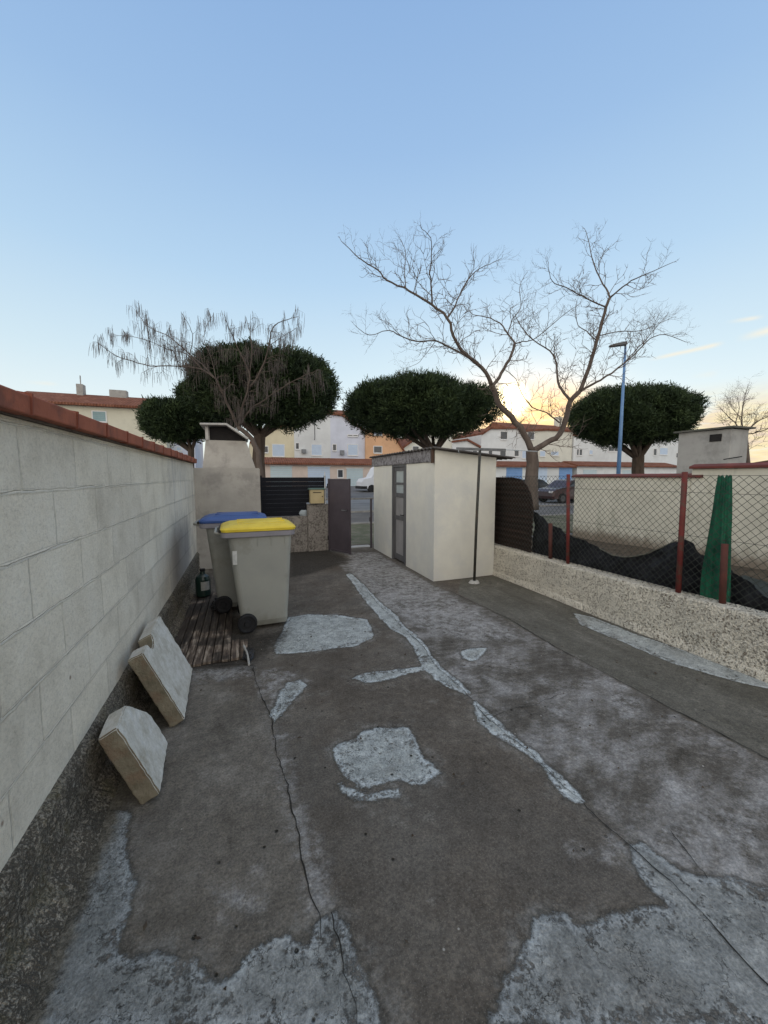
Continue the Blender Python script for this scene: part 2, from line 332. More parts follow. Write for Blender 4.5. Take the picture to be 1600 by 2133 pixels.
# ------------------------------------------------------------------ left block wall
def block_mat():
    m, k, b, pos = newmat('white_block_render', .9, .15)
    sep = k.N.new('ShaderNodeSeparateXYZ'); k.L.new(pos, sep.inputs[0])
    wob = k.noise(pos, 5, 4, .6, 'Color'); wv = k.N.new('ShaderNodeVectorMath'); wv.operation = 'MULTIPLY_ADD'
    k.L.new(wob, wv.inputs[0]); wv.inputs[1].default_value = (.030,.026,.02)
    cmb = k.N.new('ShaderNodeCombineXYZ'); k.L.new(k.math('ADD', sep.outputs['Y'], .16), cmb.inputs[0]); k.L.new(k.math('SUBTRACT', sep.outputs['Z'], .35+.006), cmb.inputs[1])
    k.L.new(cmb.outputs[0], wv.inputs[2])
    br = k.N.new('ShaderNodeTexBrick'); k.L.new(wv.outputs[0], br.inputs['Vector'])
    br.inputs['Scale'].default_value = 1; br.inputs['Brick Width'].default_value = .5; br.inputs['Row Height'].default_value = .25
    br.inputs['Mortar Size'].default_value = .0055; br.inputs['Mortar Smooth'].default_value = .6; br.offset = .5
    br.inputs['Color1'].default_value = (1,1,1,1); br.inputs['Color2'].default_value = (.86,.86,.87,1); br.inputs['Mortar'].default_value = (1,1,1,1)
    fac = br.outputs['Fac']
    base = k.ramp(k.noise(pos, 3.0, 8, .7), [(.3, (.62,.56,.46)), (.5, (.77,.705,.59)), (.7, (.82,.765,.66))])
    base = k.mix(1.0, base, br.outputs['Color'], 'MULTIPLY')
    base = k.mix(.5, base, k.ramp(k.noise(pos, 60, 6, .85), [(.28, (.35,.35,.34)), (.48, (1,1,1)), (.75, (1.25,1.25,1.22))]), 'MULTIPLY')
    # joints: pale sill of mortar with a dark line
    jn = k.step(k.noise(pos, 3.3, 5, .7), .36, .6)
    fz = k.math('FRACT', k.math('DIVIDE', k.math('SUBTRACT', sep.outputs['Z'], k.math('ADD', .35, k.math('MULTIPLY', k.noise(pos, 5, 3), .010))), .25))
    hl = k.math('SUBTRACT', 1.0, k.step(k.math('ABSOLUTE', k.math('SUBTRACT', fz, .5)), .492, .5)); hl = k.math('SUBTRACT', 1.0, hl)
    ridge = k.math('MULTIPLY', k.step(fz, .985, .955), k.step(fz, .90, .95))
    base = k.mix(k.math('MULTIPLY', k.math('MULTIPLY', fac, jn), .30), base, (.26,.245,.225))
    base = k.mix(k.math('MULTIPLY', k.math('MULTIPLY', hl, jn), .5), base, (.20,.19,.175))
    base = k.mix(k.math('MULTIPLY', k.math('MULTIPLY', ridge, jn), .35), base, (.74,.715,.66))
    st = k.math('MULTIPLY', k.step(k.noise(k.mapv(pos, (1,2.2,.35)), 2.4, 5, .6), .52, .72), k.step(sep.outputs['Y'], 3.8, 6.2))
    base = k.mix(k.math('MULTIPLY', st, .55), base, (.20,.19,.20))
    dn = k.math('MULTIPLY', k.noise(pos, 3.0, 5, .6), .9)
    s2 = k.math('MULTIPLY', k.math('MULTIPLY', k.step(k.math('ADD', sep.outputs['Y'], dn), 4.9, 5.7), k.step(k.math('ADD', sep.outputs['Y'], dn), 7.1, 6.5)), k.step(k.math('ADD', sep.outputs['Z'], k.math('MULTIPLY', dn, .5)), 1.55, 1.0))
    base = k.mix(k.math('MULTIPLY', s2, .6), base, (.20,.19,.205))
    rs = k.math('MULTIPLY', k.step(k.vor(pos, 3.4), .05, .015), .8); base = k.mix(rs, base, (.20,.13,.09))
    low = k.math('MULTIPLY', k.step(k.math('ADD', sep.outputs['Z'], k.math('MULTIPLY', k.noise(pos, 9), .12)), .47, .40), .35)
    base = k.mix(low, base, (.58,.56,.49))
    k.L.new(base, b.inputs['Base Color'])
    h = k.math('SUBTRACT', k.math('ADD', k.math('MULTIPLY', k.noise(pos, 34, 6, .75), .6), k.math('MULTIPLY', k.noise(pos, 5, 3), .5)), k.math('SUBTRACT', k.math('MULTIPLY', fac, .5), k.math('MULTIPLY', ridge, .28)))
    k.L.new(k.bump(h, .9, .014), b.inputs['Normal'])
    return m
def pebble_mat(name, light, dark, sc=75, thr=.5, bump=1.0, moss=None, clump=.5):
    m, k, b, pos = newmat(name, .95, .1)
    v = k.vor(pos, sc); n = k.noise(pos, sc*.55, 5, .75); n2 = k.noise(pos, 2.2, 5, .7); n3 = k.noise(pos, 7, 6, .7)
    f = k.step(k.math('ADD', n, k.math('MULTIPLY', k.math('SUBTRACT', n3, .5), clump)), thr-.07, thr+.06)
    col = k.mix(f, dark, light)
    col = k.mix(.5, col, k.ramp(n2, [(.3, (.65,.65,.65)), (.7, (1.25,1.22,1.18))]), 'MULTIPLY')
    if moss: col = k.mix(k.math('MULTIPLY', k.step(n3, .5, .64), .7), col, moss)
    k.L.new(col, b.inputs['Base Color'])
    k.L.new(k.bump(k.math('ADD', k.math('MULTIPLY', f, .6), k.math('SUBTRACT', 1.0, v)), bump, .012), b.inputs['Normal'])
    return m
M_block = block_mat()
M_plinth = pebble_mat('plinth_aggregate', (.37,.335,.28), (.13,.117,.097), 140, .50, 1.0, (.15,.135,.085))
M_render = mat('grey_render', (.40,.375,.34), (.33,.31,.28), 3.5, .92, .35, 40, c3=(.28,.262,.24), s3=2.2)
M_terra = mat('terracotta', (.36,.115,.065), (.27,.085,.05), 6, .8, .3, 60, c3=(.20,.075,.05), s3=3)
M_mortar = mat('coping_mortar', (.20,.17,.15), (.12,.10,.09), 12, .95, .6, 60)
wall = thing('block_wall', 'long white rendered block wall with terracotta coping on the left', 'wall', (-.9, 3, 0))
rough_box('wall', M_block, wall, -1.0, -.78, -1.6, 7.22, .35, 1.87, .35, .004, 1.3, .006)
# rough plinth, displaced
def plinth():
    ysr = np.arange(-1.6, 7.22, .014); prof = [(-.79,.372,0),(-.775,.366,.5),(-.762,.352,1)]+[(-.75+.0*z, z, 1.2) for z in np.arange(.335, .10, -.018)]+[(-.742,.09,1.2),(-.728,.07,1.6),(-.705,.045,1.8),(-.685,.02,1.6),(-.67,-.01,1),(-.67,-.05,0)]
    vs = []
    for y in ysr:
        for x, z, a in prof:
            p = Vector((x, y, z)); d = a*(.007*mnoise.noise(p*28)+.006*mnoise.noise(p*60)+.010*mnoise.noise(p*7))
            vs.append((x+d, y, z+(d*.4 if a else 0)+a*.006*mnoise.noise(Vector((y*3, 0, 1)))))
    n = len(prof); fs = [(i*n+j, (i+1)*n+j, (i+1)*n+j+1, i*n+j+1) for i in range(len(ysr)-1) for j in range(n-1)]
    mb = MB(); mb.add(vs, fs); mb.box(-1.02, -.80, -1.6, 7.22, -.05, .349)
    return mb.build('plinth', M_plinth, wall)
plinth()
mb = MB(); mb.box(-1.0, -.765, -1.6, 7.24, 1.868, 1.888); mb.build('mortar_bed', M_mortar, wall)
y = -1.55; i = 0
while y < 7.2:
    L = .418; y1 = min(y+L, 7.26); mb = MB(); a = random.uniform(-.004,.004); b_ = random.uniform(-.003,.003)
    mb.prism_y([(-.722, 1.876+a), (-.719, 1.948+a), (-.9, 1.975+a), (-1.07, 1.948+a), (-1.07, 1.876+a)], y+.006, y1-.002)
    mb.box(-.732, -1.06, y-.02, y+.016, 1.895+a, 1.93+a) if False else None
    o = mb.build('coping_tile', M_terra, wall, bevel=.006); y = y1; i += 1
# lip on every tile end (overlap ridge)
yy = -1.55
mb = MB()
while yy < 7.2:
    mb.prism_y([(-.7165, 1.874), (-.7125, 1.953), (-.9, 1.981), (-1.08, 1.953), (-1.08, 1.874)], yy-.004, yy+.004); yy += .418
mb.build('coping_joint', mat('terracotta_dark', (.22,.07,.045), (.17,.055,.035), 8, .85), wall)
# ------------------------------------------------------------------ masonry barbecue
bq = thing('masonry_barbecue', 'grey rendered outdoor barbecue with tapered chimney hood behind the bins', 'barbecue', (-.25, 7.9, 0))
rough_box('base', M_render, bq, -.90, .295, 7.4, 8.25, 0, 1.805, .3, .006, 2.0, .012)
mb = MB(); mb.hexa([(-.66,7.47,1.80),(.225,7.47,1.80),(.225,8.15,1.80),(-.66,8.15,1.80),(-.60,7.55,2.30),(.075,7.55,2.30),(.075,8.08,2.30),(-.60,8.08,2.30)])
mb.build('hood', M_render, bq, bevel=.01)
M_slab = mat('pale_cement', (.46,.45,.43), (.38,.37,.35), 6, .9, .3, 50)
mb = MB(); mb.prism_y([(-.67,2.575),(-.24,2.59),(.12,2.345),(.10,2.318),(-.25,2.555),(-.67,2.545)], 7.40, 8.16); mb.build('cap_slab', M_slab, bq, bevel=.004)
for x0, x1, y0, y1, z in ((-.60,-.55,7.53,7.60,2.548), (-.60,-.55,8.02,8.09,2.548)):
    mb = MB(); mb.box(x0, x1, y0, y1, 2.298, z); mb.build('cap_leg', M_slab, bq)
M_blackshade = mat('black_and_opening_shade', (.012,.011,.012), (.02,.018,.018), 8)  # black for small metal parts, and for shade painted into openings
mb = MB(); mb.prism_y([(-.535,2.302),(.06,2.302),(.055,2.345),(-.245,2.545),(-.535,2.538)], 7.62, 8.0); mb.build('flue_shade', M_blackshade, bq)  # solid dark block stands in for the shade under the cap
# ------------------------------------------------------------------ front wall, screen, mailbox, gate
M_dash = pebble_mat('front_wall_dash', (.30,.275,.25), (.15,.135,.12), 55, .46, .8)
fw = thing('front_wall', 'low pebble-dashed front wall with raised pillar beside the gate', 'wall', (1.0, 8.5, 0))
rough_box('wall', M_dash, fw, .28, 1.30, 8.45, 8.65, 0, .79, .3, .004, 3, .01)
rough_box('pillar', M_dash, fw, 1.302, 1.775, 8.42, 8.70, 0, 1.045, .3, .004, 3, .012)
M_slat = mat('screen_black', (.006,.007,.011), (.009,.010,.015), 3, .7, spec=.2)
sc = thing('privacy_screen', 'black horizontal slat screen standing on the front wall behind the bins', 'screen', (.9, 8.56, .79))
mb = MB(); mb.box(.34, .375, 8.54, 8.58, .79, 1.675); mb.build('post', M_slat, sc)
mb = MB(); mb.box(1.70, 1.735, 8.54, 8.58, 1.045, 1.675); mb.build('post', M_slat, sc)
z = .80; mb = MB()
while z < 1.63:
    mb.box(.376, 1.699, 8.55, 8.568+(.004 if int(z*100)%2 else 0), z, z+.091) if z > 1.05 else mb.box(.376, 1.30, 8.55, 8.568+(.004 if int(z*100)%2 else 0), z, z+.091)
    z += .093
mb.build('slat_panel', M_slat, sc)
M_mail = mat('mailbox_cream', (.52,.42,.24), (.44,.35,.19), 5, .6, .1)
ml = thing('mailbox', 'yellowish cream letterbox on the pillar in front of the black screen', 'mailbox', (1.5, 8.5, 1.05))
mb = MB(); mb.box(1.36, 1.66, 8.36, 8.53, 1.065, 1.37); mb.build('box', M_mail, ml, bevel=.008)
mb = MB(); mb.prism_x([(8.34,1.371),(8.345,1.385),(8.45,1.405),(8.54,1.385),(8.54,1.371)], 1.33, 1.69); mb.build('lid', mat('mailbox_green', (.10,.16,.13), (.08,.12,.10), 8, .6), ml)
mb = MB(); mb.box(1.42, 1.60, 8.353, 8.3585, 1.30, 1.315); mb.build('slot', M_blackshade, ml)
mb = MB(); mb.tube([(1.62,8.352,1.22),(1.62,8.345,1.22)], .012, 10); mb.build('lock', M_blackshade, ml)
mb = MB(); mb.tube([(1.69,8.40,1.045),(1.69,8.40,1.76)], .010, 8); tag(mb.build('rod', mat('white_paint', (.7,.7,.7), (.55,.55,.55), 8, .5)), 'thin white rod standing upright between letterbox and gate', 'rod')
M_bag = mat('pale_plastic', (.42,.47,.50), (.30,.34,.36), 10, .5)
mb = MB()
rn = random.Random(3)
vs = [(1.19+.09*math.cos(a)*(1+.35*rn.random())*math.sin(b), 8.36+.03*math.sin(a)*math.sin(b)*(1+.3*rn.random()), .865+.065*math.cos(b)*(1+.3*rn.random())) for b in (.5, 1.1, 1.7, 2.4) for a in [2*math.pi*q/9 for q in range(9)]]
mb.add(vs, [(r*9+c, r*9+(c+1)%9, (r+1)*9+(c+1)%9, (r+1)*9+c) for r in range(3) for c in range(9)]+[tuple(range(9)), tuple(range(27, 36))])
bagx = mb.build('plastic_bag', M_bag); bagx.location = (.05, .19, -.015); tag(bagx, 'small crumpled pale plastic bag resting on the low front wall', 'bag')
# gate leaf, standing open into the yard
M_gate = mat('gate_plum', (.062,.050,.060), (.080,.066,.078), 3, .5, .08, 30, spec=.4)
gt = thing('gate', 'plum-grey sheet metal gate leaf standing open into the yard', 'gate', (1.76, 8.36, 0))
A = Vector((1.76, 8.36, 0)); B = Vector((2.075, 7.72, 0)); t = (B-A).normalized(); nr = Vector((-t.y, t.x, 0))
def leafbox(mb, s0, s1, n0, n1, z0, z1):
    q = lambda s, n, z: A+t*s+nr*n+Vector((0,0,z))
    mb.hexa([q(s0,n0,z0), q(s1,n0,z0), q(s1,n1,z0), q(s0,n1,z0), q(s0,n0,z1), q(s1,n0,z1), q(s1,n1,z1), q(s0,n1,z1)])
LW = (B-A).length
mb = MB(); leafbox(mb, .04, LW-.04, -.006, .006, .07, 1.57); mb.build('panel', M_gate, gt)
mb = MB(); leafbox(mb, 0, .04, -.02, .02, .03, 1.61); leafbox(mb, LW-.04, LW, -.02, .02, .03, 1.61); leafbox(mb, .04, LW-.04, -.018, .018, .035, .07); leafbox(mb, .04, LW-.04, -.018, .018, 1.57, 1.605); mb.build('frame', M_gate, gt)
mb = MB(); mb.tube([A+t*(LW-.07)-nr*.03+Vector((0,0,.95)), A+t*(LW-.07)-nr*.075+Vector((0,0,.95)), A+t*(LW-.19)-nr*.075+Vector((0,0,.95))], .009, 8); mb.build('handle', mat('handle_metal', (.35,.35,.35), (.25,.25,.25), 9, .35, metal=.9), gt)
for z in (.25, 1.4):
    mb = MB(); mb.tube([A+Vector((-.02,0,z)), A+Vector((-.02,0,z+.1))], .014, 8); mb.build('hinge', M_blackshade, gt)
# gate latch post by the shed
mb = MB(); mb.box(2.735, 2.775, 8.38, 8.42, -.02, 1.15); mb.box(2.715, 2.735, 8.375, 8.425, .62, .72)
tag(mb.build('latch_post', M_gate), 'short dark latch post at the far corner of the shed', 'post')
mb = MB(); mb.box(1.80, 2.78, 8.46, 8.70, -.02, .022); struct(mb.build('threshold', M_slab))
# ------------------------------------------------------------------ shed
M_shedL = mat('shed_paint', (.67,.65,.575), (.60,.58,.52), 2.5, .85, .25, 25, c3=(.58,.57,.53), s3=.9)
M_shedR = M_shedL
shed = thing('garden_shed', 'small cream rendered shed with flat roof and half-glazed door', 'shed', (3.36, 6.8, 0))
def shed_walls():
    # street-side plan X 2.79..3.925, Y 5.34..8.30 ; door opening Y 6.44..7.15
    out = [(2.79,6.44),(2.79,5.34),(3.92,5.34),(3.92,8.30),(2.79,8.30),(2.79,7.15),(2.91,7.15),(2.91,8.18),(3.80,8.18),(3.80,5.46),(2.91,5.46),(2.91,6.44)]
    n = len(out); zt = lambda x: 2.062-.0887*(x-2.79)
    mb = MB(); mb.add([(x, y, -.01) for x, y in out]+[(x, y, zt(x)) for x, y in out], [(i, (i+1)%n, n+(i+1)%n, n+i) for i in range(n)]+[(n,n+1,n+10,n+11),(n+1,n+2,n+9,n+10),(n+2,n+3,n+8,n+9),(n+3,n+4,n+7,n+8),(n+4,n+5,n+6,n+7)])
    mb.build('wall', M_shedL, shed)
    mb = MB(); mb.box(2.795, 2.905, 6.441, 7.149, 1.876, 2.05); mb.build('wall', M_shedL, shed)
shed_walls()
M_fascia = pebble_mat('fascia_cement', (.27,.26,.27), (.13,.12,.125), 30, .5, .5)
rough_box('fascia', M_fascia, shed, 2.765, 2.90, 5.42, 8.36, 1.878, 2.075, .3, .006, 4, .008)
M_roofsheet = mat('roof_sheet_dark', (.10,.085,.075), (.055,.05,.048), 6, .85, .3, 40)
mb = MB(); N_ = 96
vs = []; fs = []
for j in range(N_+1):
    y = 5.24+j*(8.42-5.24)/N_; w = .012*math.sin(j*2*math.pi/4)
    for x, z in ((2.72, 2.098), (4.22, 1.965)): vs += [(x, y, z+w), (x, y, z+w-.016)]
for j in range(N_):
    a = j*4; b_ = a+4; fs += [(a, a+2, b_+2, b_), (a+1, b_+1, b_+3, a+3), (a, b_, b_+1, a+1), (a+2, a+3, b_+3, b_+2)]
fs += [(0,1,3,2), (N_*4, N_*4+2, N_*4+3, N_*4+1)]
mb.add(vs, fs); mb.build('roof', M_roofsheet, shed)
M_oldwood = mat('old_brown_wood', (.10,.060,.040), (.06,.036,.026), 8, .9, .5, 60, stretch=(1,1,.2))
mb = MB(); mb.box(2.745, 2.775, 5.33, 5.39, 1.86, 2.07); mb.build('corner_trim', M_oldwood, shed)
M_frame = mat('door_frame_grey', (.13,.125,.125), (.08,.078,.08), 5, .7, .3, 40, stretch=(1,1,.2))
M_glass = mat('frosted_pane', (.36,.40,.40), (.30,.34,.35), 4, .25, spec=.5)
M_panel = mat('door_panel', (.30,.285,.28), (.23,.22,.215), 3, .6, .2, 40)
door = MB(); door.box(2.80, 2.845, 6.53, 6.60, .04, 1.83); door.box(2.80, 2.845, 6.99, 7.06, .04, 1.83)
for z0, z1 in ((.04,.15), (.82,.90), (1.26,1.34), (1.50,1.54), (1.76,1.83)): door.box(2.80, 2.845, 6.60, 6.99, z0, z1)
dr = door.build('door', M_frame, shed)
def sub(mb, name, m, par, bevel=0):
    o = mb.build(name, m, None, bevel); o.parent = par; return o
mb = MB(); mb.box(2.815, 2.825, 6.595, 6.995, 1.535, 1.765); sub(mb, 'pane', M_glass, dr)
mb = MB(); mb.box(2.815, 2.825, 6.595, 6.995, 1.335, 1.505); sub(mb, 'pane', M_glass, dr)
mb = MB(); mb.box(2.812, 2.828, 6.595, 6.995, .145, .825); mb.box(2.812, 2.828, 6.595, 6.995, .895, 1.265); sub(mb, 'infill_panel', M_panel, dr)
mb = MB(); mb.tube([(2.80,6.565,.93),(2.765,6.565,.93),(2.762,6.66,.93)], .009, 8); sub(mb, 'handle', M_blackshade, dr)
mb = MB(); mb.box(2.783, 2.86, 6.442, 6.528, 0, 1.875); mb.box(2.783, 2.86, 7.062, 7.148, 0, 1.875); mb.box(2.783, 2.86, 6.529, 7.061, 1.832, 1.875); mb.build('door_frame', M_frame, shed)
# ------------------------------------------------------------------ clothes post
M_pole = mat('post_green_grey', (.03,.032,.028), (.045,.045,.04), 12, .6, .2, 60, c3=(.07,.05,.035), s3=9)
cp = thing('clothes_post', 'dark metal T-shaped clothes line post in front of the shed', 'clothes post', (3.36, 5.05, 0))
mb = MB(); mb.tube([(3.355,5.05,0),(3.37,5.05,.9),(3.405,5.05,2.06)], .021, 10); mb.build('pole', M_pole, cp, smooth=True)
M_barp = mat('bar_grey', (.16,.165,.17), (.10,.10,.105), 12, .5, .2, 50)
mb = MB(); mb.box(3.00, 3.87, 5.035, 5.065, 2.045, 2.085); mb.build('crossbar', M_barp, cp)
mb = MB()
mb.tube([(3.87,5.05,2.07),(4.5,5.06,2.058)], .006, 6); mb.build('rod', M_bag, cp); mb = MB(); mb.tube([(3.02,5.03,2.045),(3.02,5.03,2.015),(3.035,5.03,2.0)], .004, 5); mb.build('hook', M_bag, cp)
mb = MB(); n = 20
vs = [(3.355+.085*math.cos(2*math.pi*i/n)*(1+.15*random.random()), 5.05+.075*math.sin(2*math.pi*i/n)*(1+.15*random.random()), -.01) for i in range(n)]+[(3.355+.065*math.cos(2*math.pi*i/n), 5.05+.055*math.sin(2*math.pi*i/n), .03) for i in range(n)]
mb.add(vs, [tuple(range(n, 2*n))]+[(i, (i+1)%n, n+(i+1)%n, n+i) for i in range(n)]); mb.build('foot', M_slab, cp)
# ------------------------------------------------------------------ right low wall
M_lowdash = pebble_mat('low_wall_dash', (.72,.68,.585), (.25,.215,.17), 98, .435, 1.0, clump=.22)
lw = thing('boundary_wall', 'low cream pebble-dashed wall under the chain-link fence on the right', 'wall', (4.03, 2, 0))
def lowwall():
    vs = []; ysr = np.arange(-1.6, 8.4, .016)
    prof = [(3.90,-.03),(3.905,.01),(3.915,.05)]+[(3.93, z) for z in np.arange(.08,.47,.018)]+[(3.933,.482),(3.945,.495),(3.965,.500),(4.03,.500),(4.12,.500),(4.14,.48),(4.145,.2),(4.145,-.03)]
    for y in ysr:
        for x, z in prof:
            p = Vector((x, y, z)); d = .0075*mnoise.noise(p*34)+.005*mnoise.noise(p*75)+.007*mnoise.noise(p*5)
            tt = .05*max(0,(3-y))/4.5 if z > .4 else 0
            vs.append((x-abs(d)*1.0, y, z+tt+(d*.8 if z > .46 else 0)))
    n = len(prof); fs = [(i*n+j, (i+1)*n+j, (i+1)*n+j+1, i*n+j+1) for i in range(len(ysr)-1) for j in range(n-1)]
    mb = MB(); mb.add(vs, fs); mb.build('wall', M_lowdash, lw)
lowwall()
# ------------------------------------------------------------------ chain link fence
M_red = mat('fence_red_paint', (.16,.028,.024), (.11,.022,.02), 9, .7, .3, 70, c3=(.09,.045,.035), s3=7)
M_wire = mat('wire_dark_green', (.025,.032,.028), (.045,.048,.042), 20, .6)
fn = thing('chain_link_fence', 'chain-link fence with dark red posts on the low right wall', 'fence', (4.04, 2.5, .5))
def post(px0, py0, px1, py1, r=.022):
    a = AX(px0, py0, 4.03); b_ = AX(px1, py1, 4.03); a.z = .46
    mb = MB(); d = (b_-a)
    mb.tube([a, a+d*.5+Vector((.004,.003,0)), b_], r, 8); mb.build('post', M_red, fn, smooth=True)
post(1183, 1176, 1184, 988); post(1413, 1233, 1427, 983, .025)
a = Vector((4.03, .35, .46)); mb = MB(); mb.tube([a, (4.03,.35,1.69)], .025, 8); mb.build('post', M_red, fn, smooth=True)
for p0, p1, rr in (((1147,1160),(1147,1090),.026), ((1505,1258),(1510,1133),.027)):
    mb = MB(); a = AX(*p0, 4.035); b_ = AX(*p1, 4.035); a.z = .47; mb.tube([a, b_], rr, 8); mb.build('post_stub', mat('stub_rust', (.10,.035,.028), (.07,.03,.025), 12, .85, .4, 60), fn, smooth=True)
def link_panel(y0, y1, z0, z1):
    mb = MB(); pitch = .072; r = .0024; H = z1-z0; L = y1-y0
    def wob(y, z): return .012*mnoise.noise(Vector((y*1.6, z*2, 3))), .008*mnoise.noise(Vector((y*2, z*2, 9)))
    for sgn in (1, -1):
        k = -int(H/pitch)-1
        while k*pitch < L:
            s = k*pitch; pts = []
            n = 14
            for i in range(n+1):
                z = H*i/n; y = s+z if sgn > 0 else s+H-z
                if 0 <= y <= L:
                    dx, dy = wob(y0+y, z0+z); pts.append((4.045+dx+.001*sgn, y0+y+dy, z0+z))
            if len(pts) > 1: mb.tube(pts, r, 3, cap=False)
            k += 1
    for z in (z1, z1-.16, (z0+z1)/2):
        mb.tube([(4.045+wob(y, z)[0], y, z+.006*mnoise.noise(Vector((y,z,2)))) for y in np.arange(y0, y1, .2)], .0022, 3, cap=False)
    mb.build('wire_mesh', M_wire, fn)
link_panel(.35, 5.42, .50, 1.66)
# brown reed windbreak hung on the fence next to the shed
M_reed = mat('reed_brown', (.038,.022,.017), (.020,.014,.012), 3, .95, .6, 40, stretch=(1,.3,9))
def curtain(name, m, ys, top, bot, xf, thick=.012, nz=24):
    vs = []; n = len(ys)
    for i, y in enumerate(ys):
        for j in range(nz+1):
            z = bot(y)+(top(y)-bot(y))*j/nz; x = xf(y, z); vs.append((x, y, z)); vs.append((x+thick, y, z))
    fs = []; w = 2*(nz+1)
    for i in range(n-1):
        for j in range(nz):
            a = i*w+2*j; fs += [(a, a+2, a+w+2, a+w), (a+1, a+w+1, a+w+3, a+3)]
        a = i*w+2*nz; fs.append((a, a+1, a+w+1, a+w)); a = i*w; fs.append((a, a+w, a+w+1, a+1))
    for i in (0, n-1):
        for j in range(nz): a = i*w+2*j; fs.append((a, a+1, a+3, a+2))
    mb = MB(); mb.add(vs, fs); return mb.build(name, m)
def interp(pts):
    pts = sorted(pts); X = [p[0] for p in pts]; Z = [p[1] for p in pts]
    return lambda y: float(np.interp(y, X, Z))
rt = [(p.y, p.z) for p in (AX(*q, 4.08) for q in ((1040,994),(1070,994),(1086,998),(1096,1010),(1105,1030),(1111,1060)))]
yl = AX(1116, 1130, 4.08).y
o = curtain('reed_windbreak', M_reed, np.arange(rt[-1][0], 5.75, .03), interp(rt+[(5.9, rt[0][1])]), lambda y: .505, lambda y, z: 4.072+.010*math.sin(z*72)+.012*math.sin(y*9+z*2), .014, 90)
tag(o, 'dark brown reed windbreak hung on the fence against the shed', 'windbreak')
M_cloth = mat('shade_cloth_black', (.009,.010,.014), (.015,.016,.020), 7, .85, .6, 120, c3=(.026,.028,.034), s3=5)
ct = [(p.y, p.z) for p in (AX(*q, 4.16+.22*max(0,min(1,(q[0]-1435)/40))) for q in ((1111,1062),(1130,1078),(1150,1090),(1169,1104),(1195,1118),(1225,1128),(1250,1142),(1277,1157),(1300,1161),(1319,1160),(1345,1155),(1375,1143),(1400,1132),(1413,1127),(1427,1124),(1440,1133),(1458,1146),(1475,1154),(1500,1170),(1560,1215),(1620,1262)))]
ctf = interp(ct)
o = curtain('shade_cloth', M_cloth, np.arange(ct[-1][0], ct[0][0], .012), lambda y: ctf(y)+.010*mnoise.noise(Vector((y*14,0,0)))+.006*mnoise.noise(Vector((y*50,0,0))), lambda y: .04, lambda y, z: 4.15+.22*max(0,min(1,(2.55-y)/.14))+.16*max(0, .75-z)+.016*math.sin(y*19+z*5+3*mnoise.noise(Vector((y*3,z*2,4))))+.05*mnoise.noise(Vector((y*4, z*5, 0)))+.03*mnoise.noise(Vector((y*11+z*7, z*6-y*3, 0)))+.012*mnoise.noise(Vector((y*30+z*20, z*25, 0))), .004, 40)
tag(o, 'black shade cloth sagging between the fence posts behind the wire', 'shade cloth')
M_hem = mat('cloth_hem', (.16,.15,.11), (.09,.09,.08), 20, .8)
mb = MB(); it = interp(ct); pts = []
for y in np.arange(ct[13][0], ct[6][0], .02): pts.append((4.15+.16*max(0,.75-it(y))-.006, y, it(y)+.004))
mb.tube(pts, .007, 5); o2 = mb.build('hem_cord', M_hem); o2.parent = o
o = curtain('ground_tarp', M_cloth, np.arange(-.6, 3.2, .05), lambda y: 0.06, lambda y: .055, lambda y, z: 4.5, .003, 1)
bpy.data.objects.remove(o)
o, _ = grid_mesh('ground_tarp', np.arange(4.35, 7.6, .07), np.arange(.2, 3.75, .07), lambda X, Y: .045+.03*np.sin(X*4+Y)*np.sin(Y*5.2)+.02*np.random.rand(*X.shape), mat('tarp_green_black', (.020,.028,.026), (.034,.042,.040), 4, .8, .5, 60))
so = o.modifiers.new('s', 'SOLIDIFY'); so.thickness = .004
tag(o, 'dark green tarp spread on the soil beyond the parasol', 'tarp')
# green folded parasol
M_para = mat('parasol_green', (.012,.115,.06), (.007,.06,.036), 7, .85, .3, 60)
pr = thing('folded_parasol', 'closed dark green parasol standing behind the wire fence', 'parasol', (4.20, 2.25, 0))
def parasol():
    c = AX(1501, 1100, 4.20); cx, cy = c.x, c.y
    prof = [(.05+.04*i, float(np.interp(.05+.04*i, [.05,.55,.75,.95,1.15,1.35,1.55,1.66], [.088,.094,.092,.085,.073,.060,.050,.045]))) for i in range(41)]
    vs = []; n = 72
    for z, r in prof:
        for j in range(n):
            a = 2*math.pi*j/n; rr = r*(1+.11*math.cos(8*a+z*1.3+1.5*mnoise.noise(Vector((math.cos(a)*2,math.sin(a)*2,z*1.5))))+.16*mnoise.noise(Vector((math.cos(a)*3,math.sin(a)*3,z*2.2)))+.05*math.sin(19*a+z*5)); vs.append((cx+rr*math.cos(a), cy+rr*math.sin(a), z+(.018*math.cos(8*a) if z > 1.6 else 0)))
    fs = [(i*n+j, i*n+(j+1)%n, (i+1)*n+(j+1)%n, (i+1)*n+j) for i in range(len(prof)-1) for j in range(n)]
    vs.append((cx, cy, 1.62)); fs += [((len(prof)-1)*n+j, (len(prof)-1)*n+(j+1)%n, len(vs)-1) for j in range(n)]
    mb = MB(); mb.add(vs, fs); mb.build('canopy', M_para, pr)
    mb = MB(); mb.tube([(cx,cy,-.02),(cx,cy,1.59)], .018, 8); mb.build('pole', M_pole, pr)
    mb = MB(); mb.tube([(cx,cy,.82),(cx,cy,.85)], .086, 24); mb.build('strap', M_para, pr)
parasol()
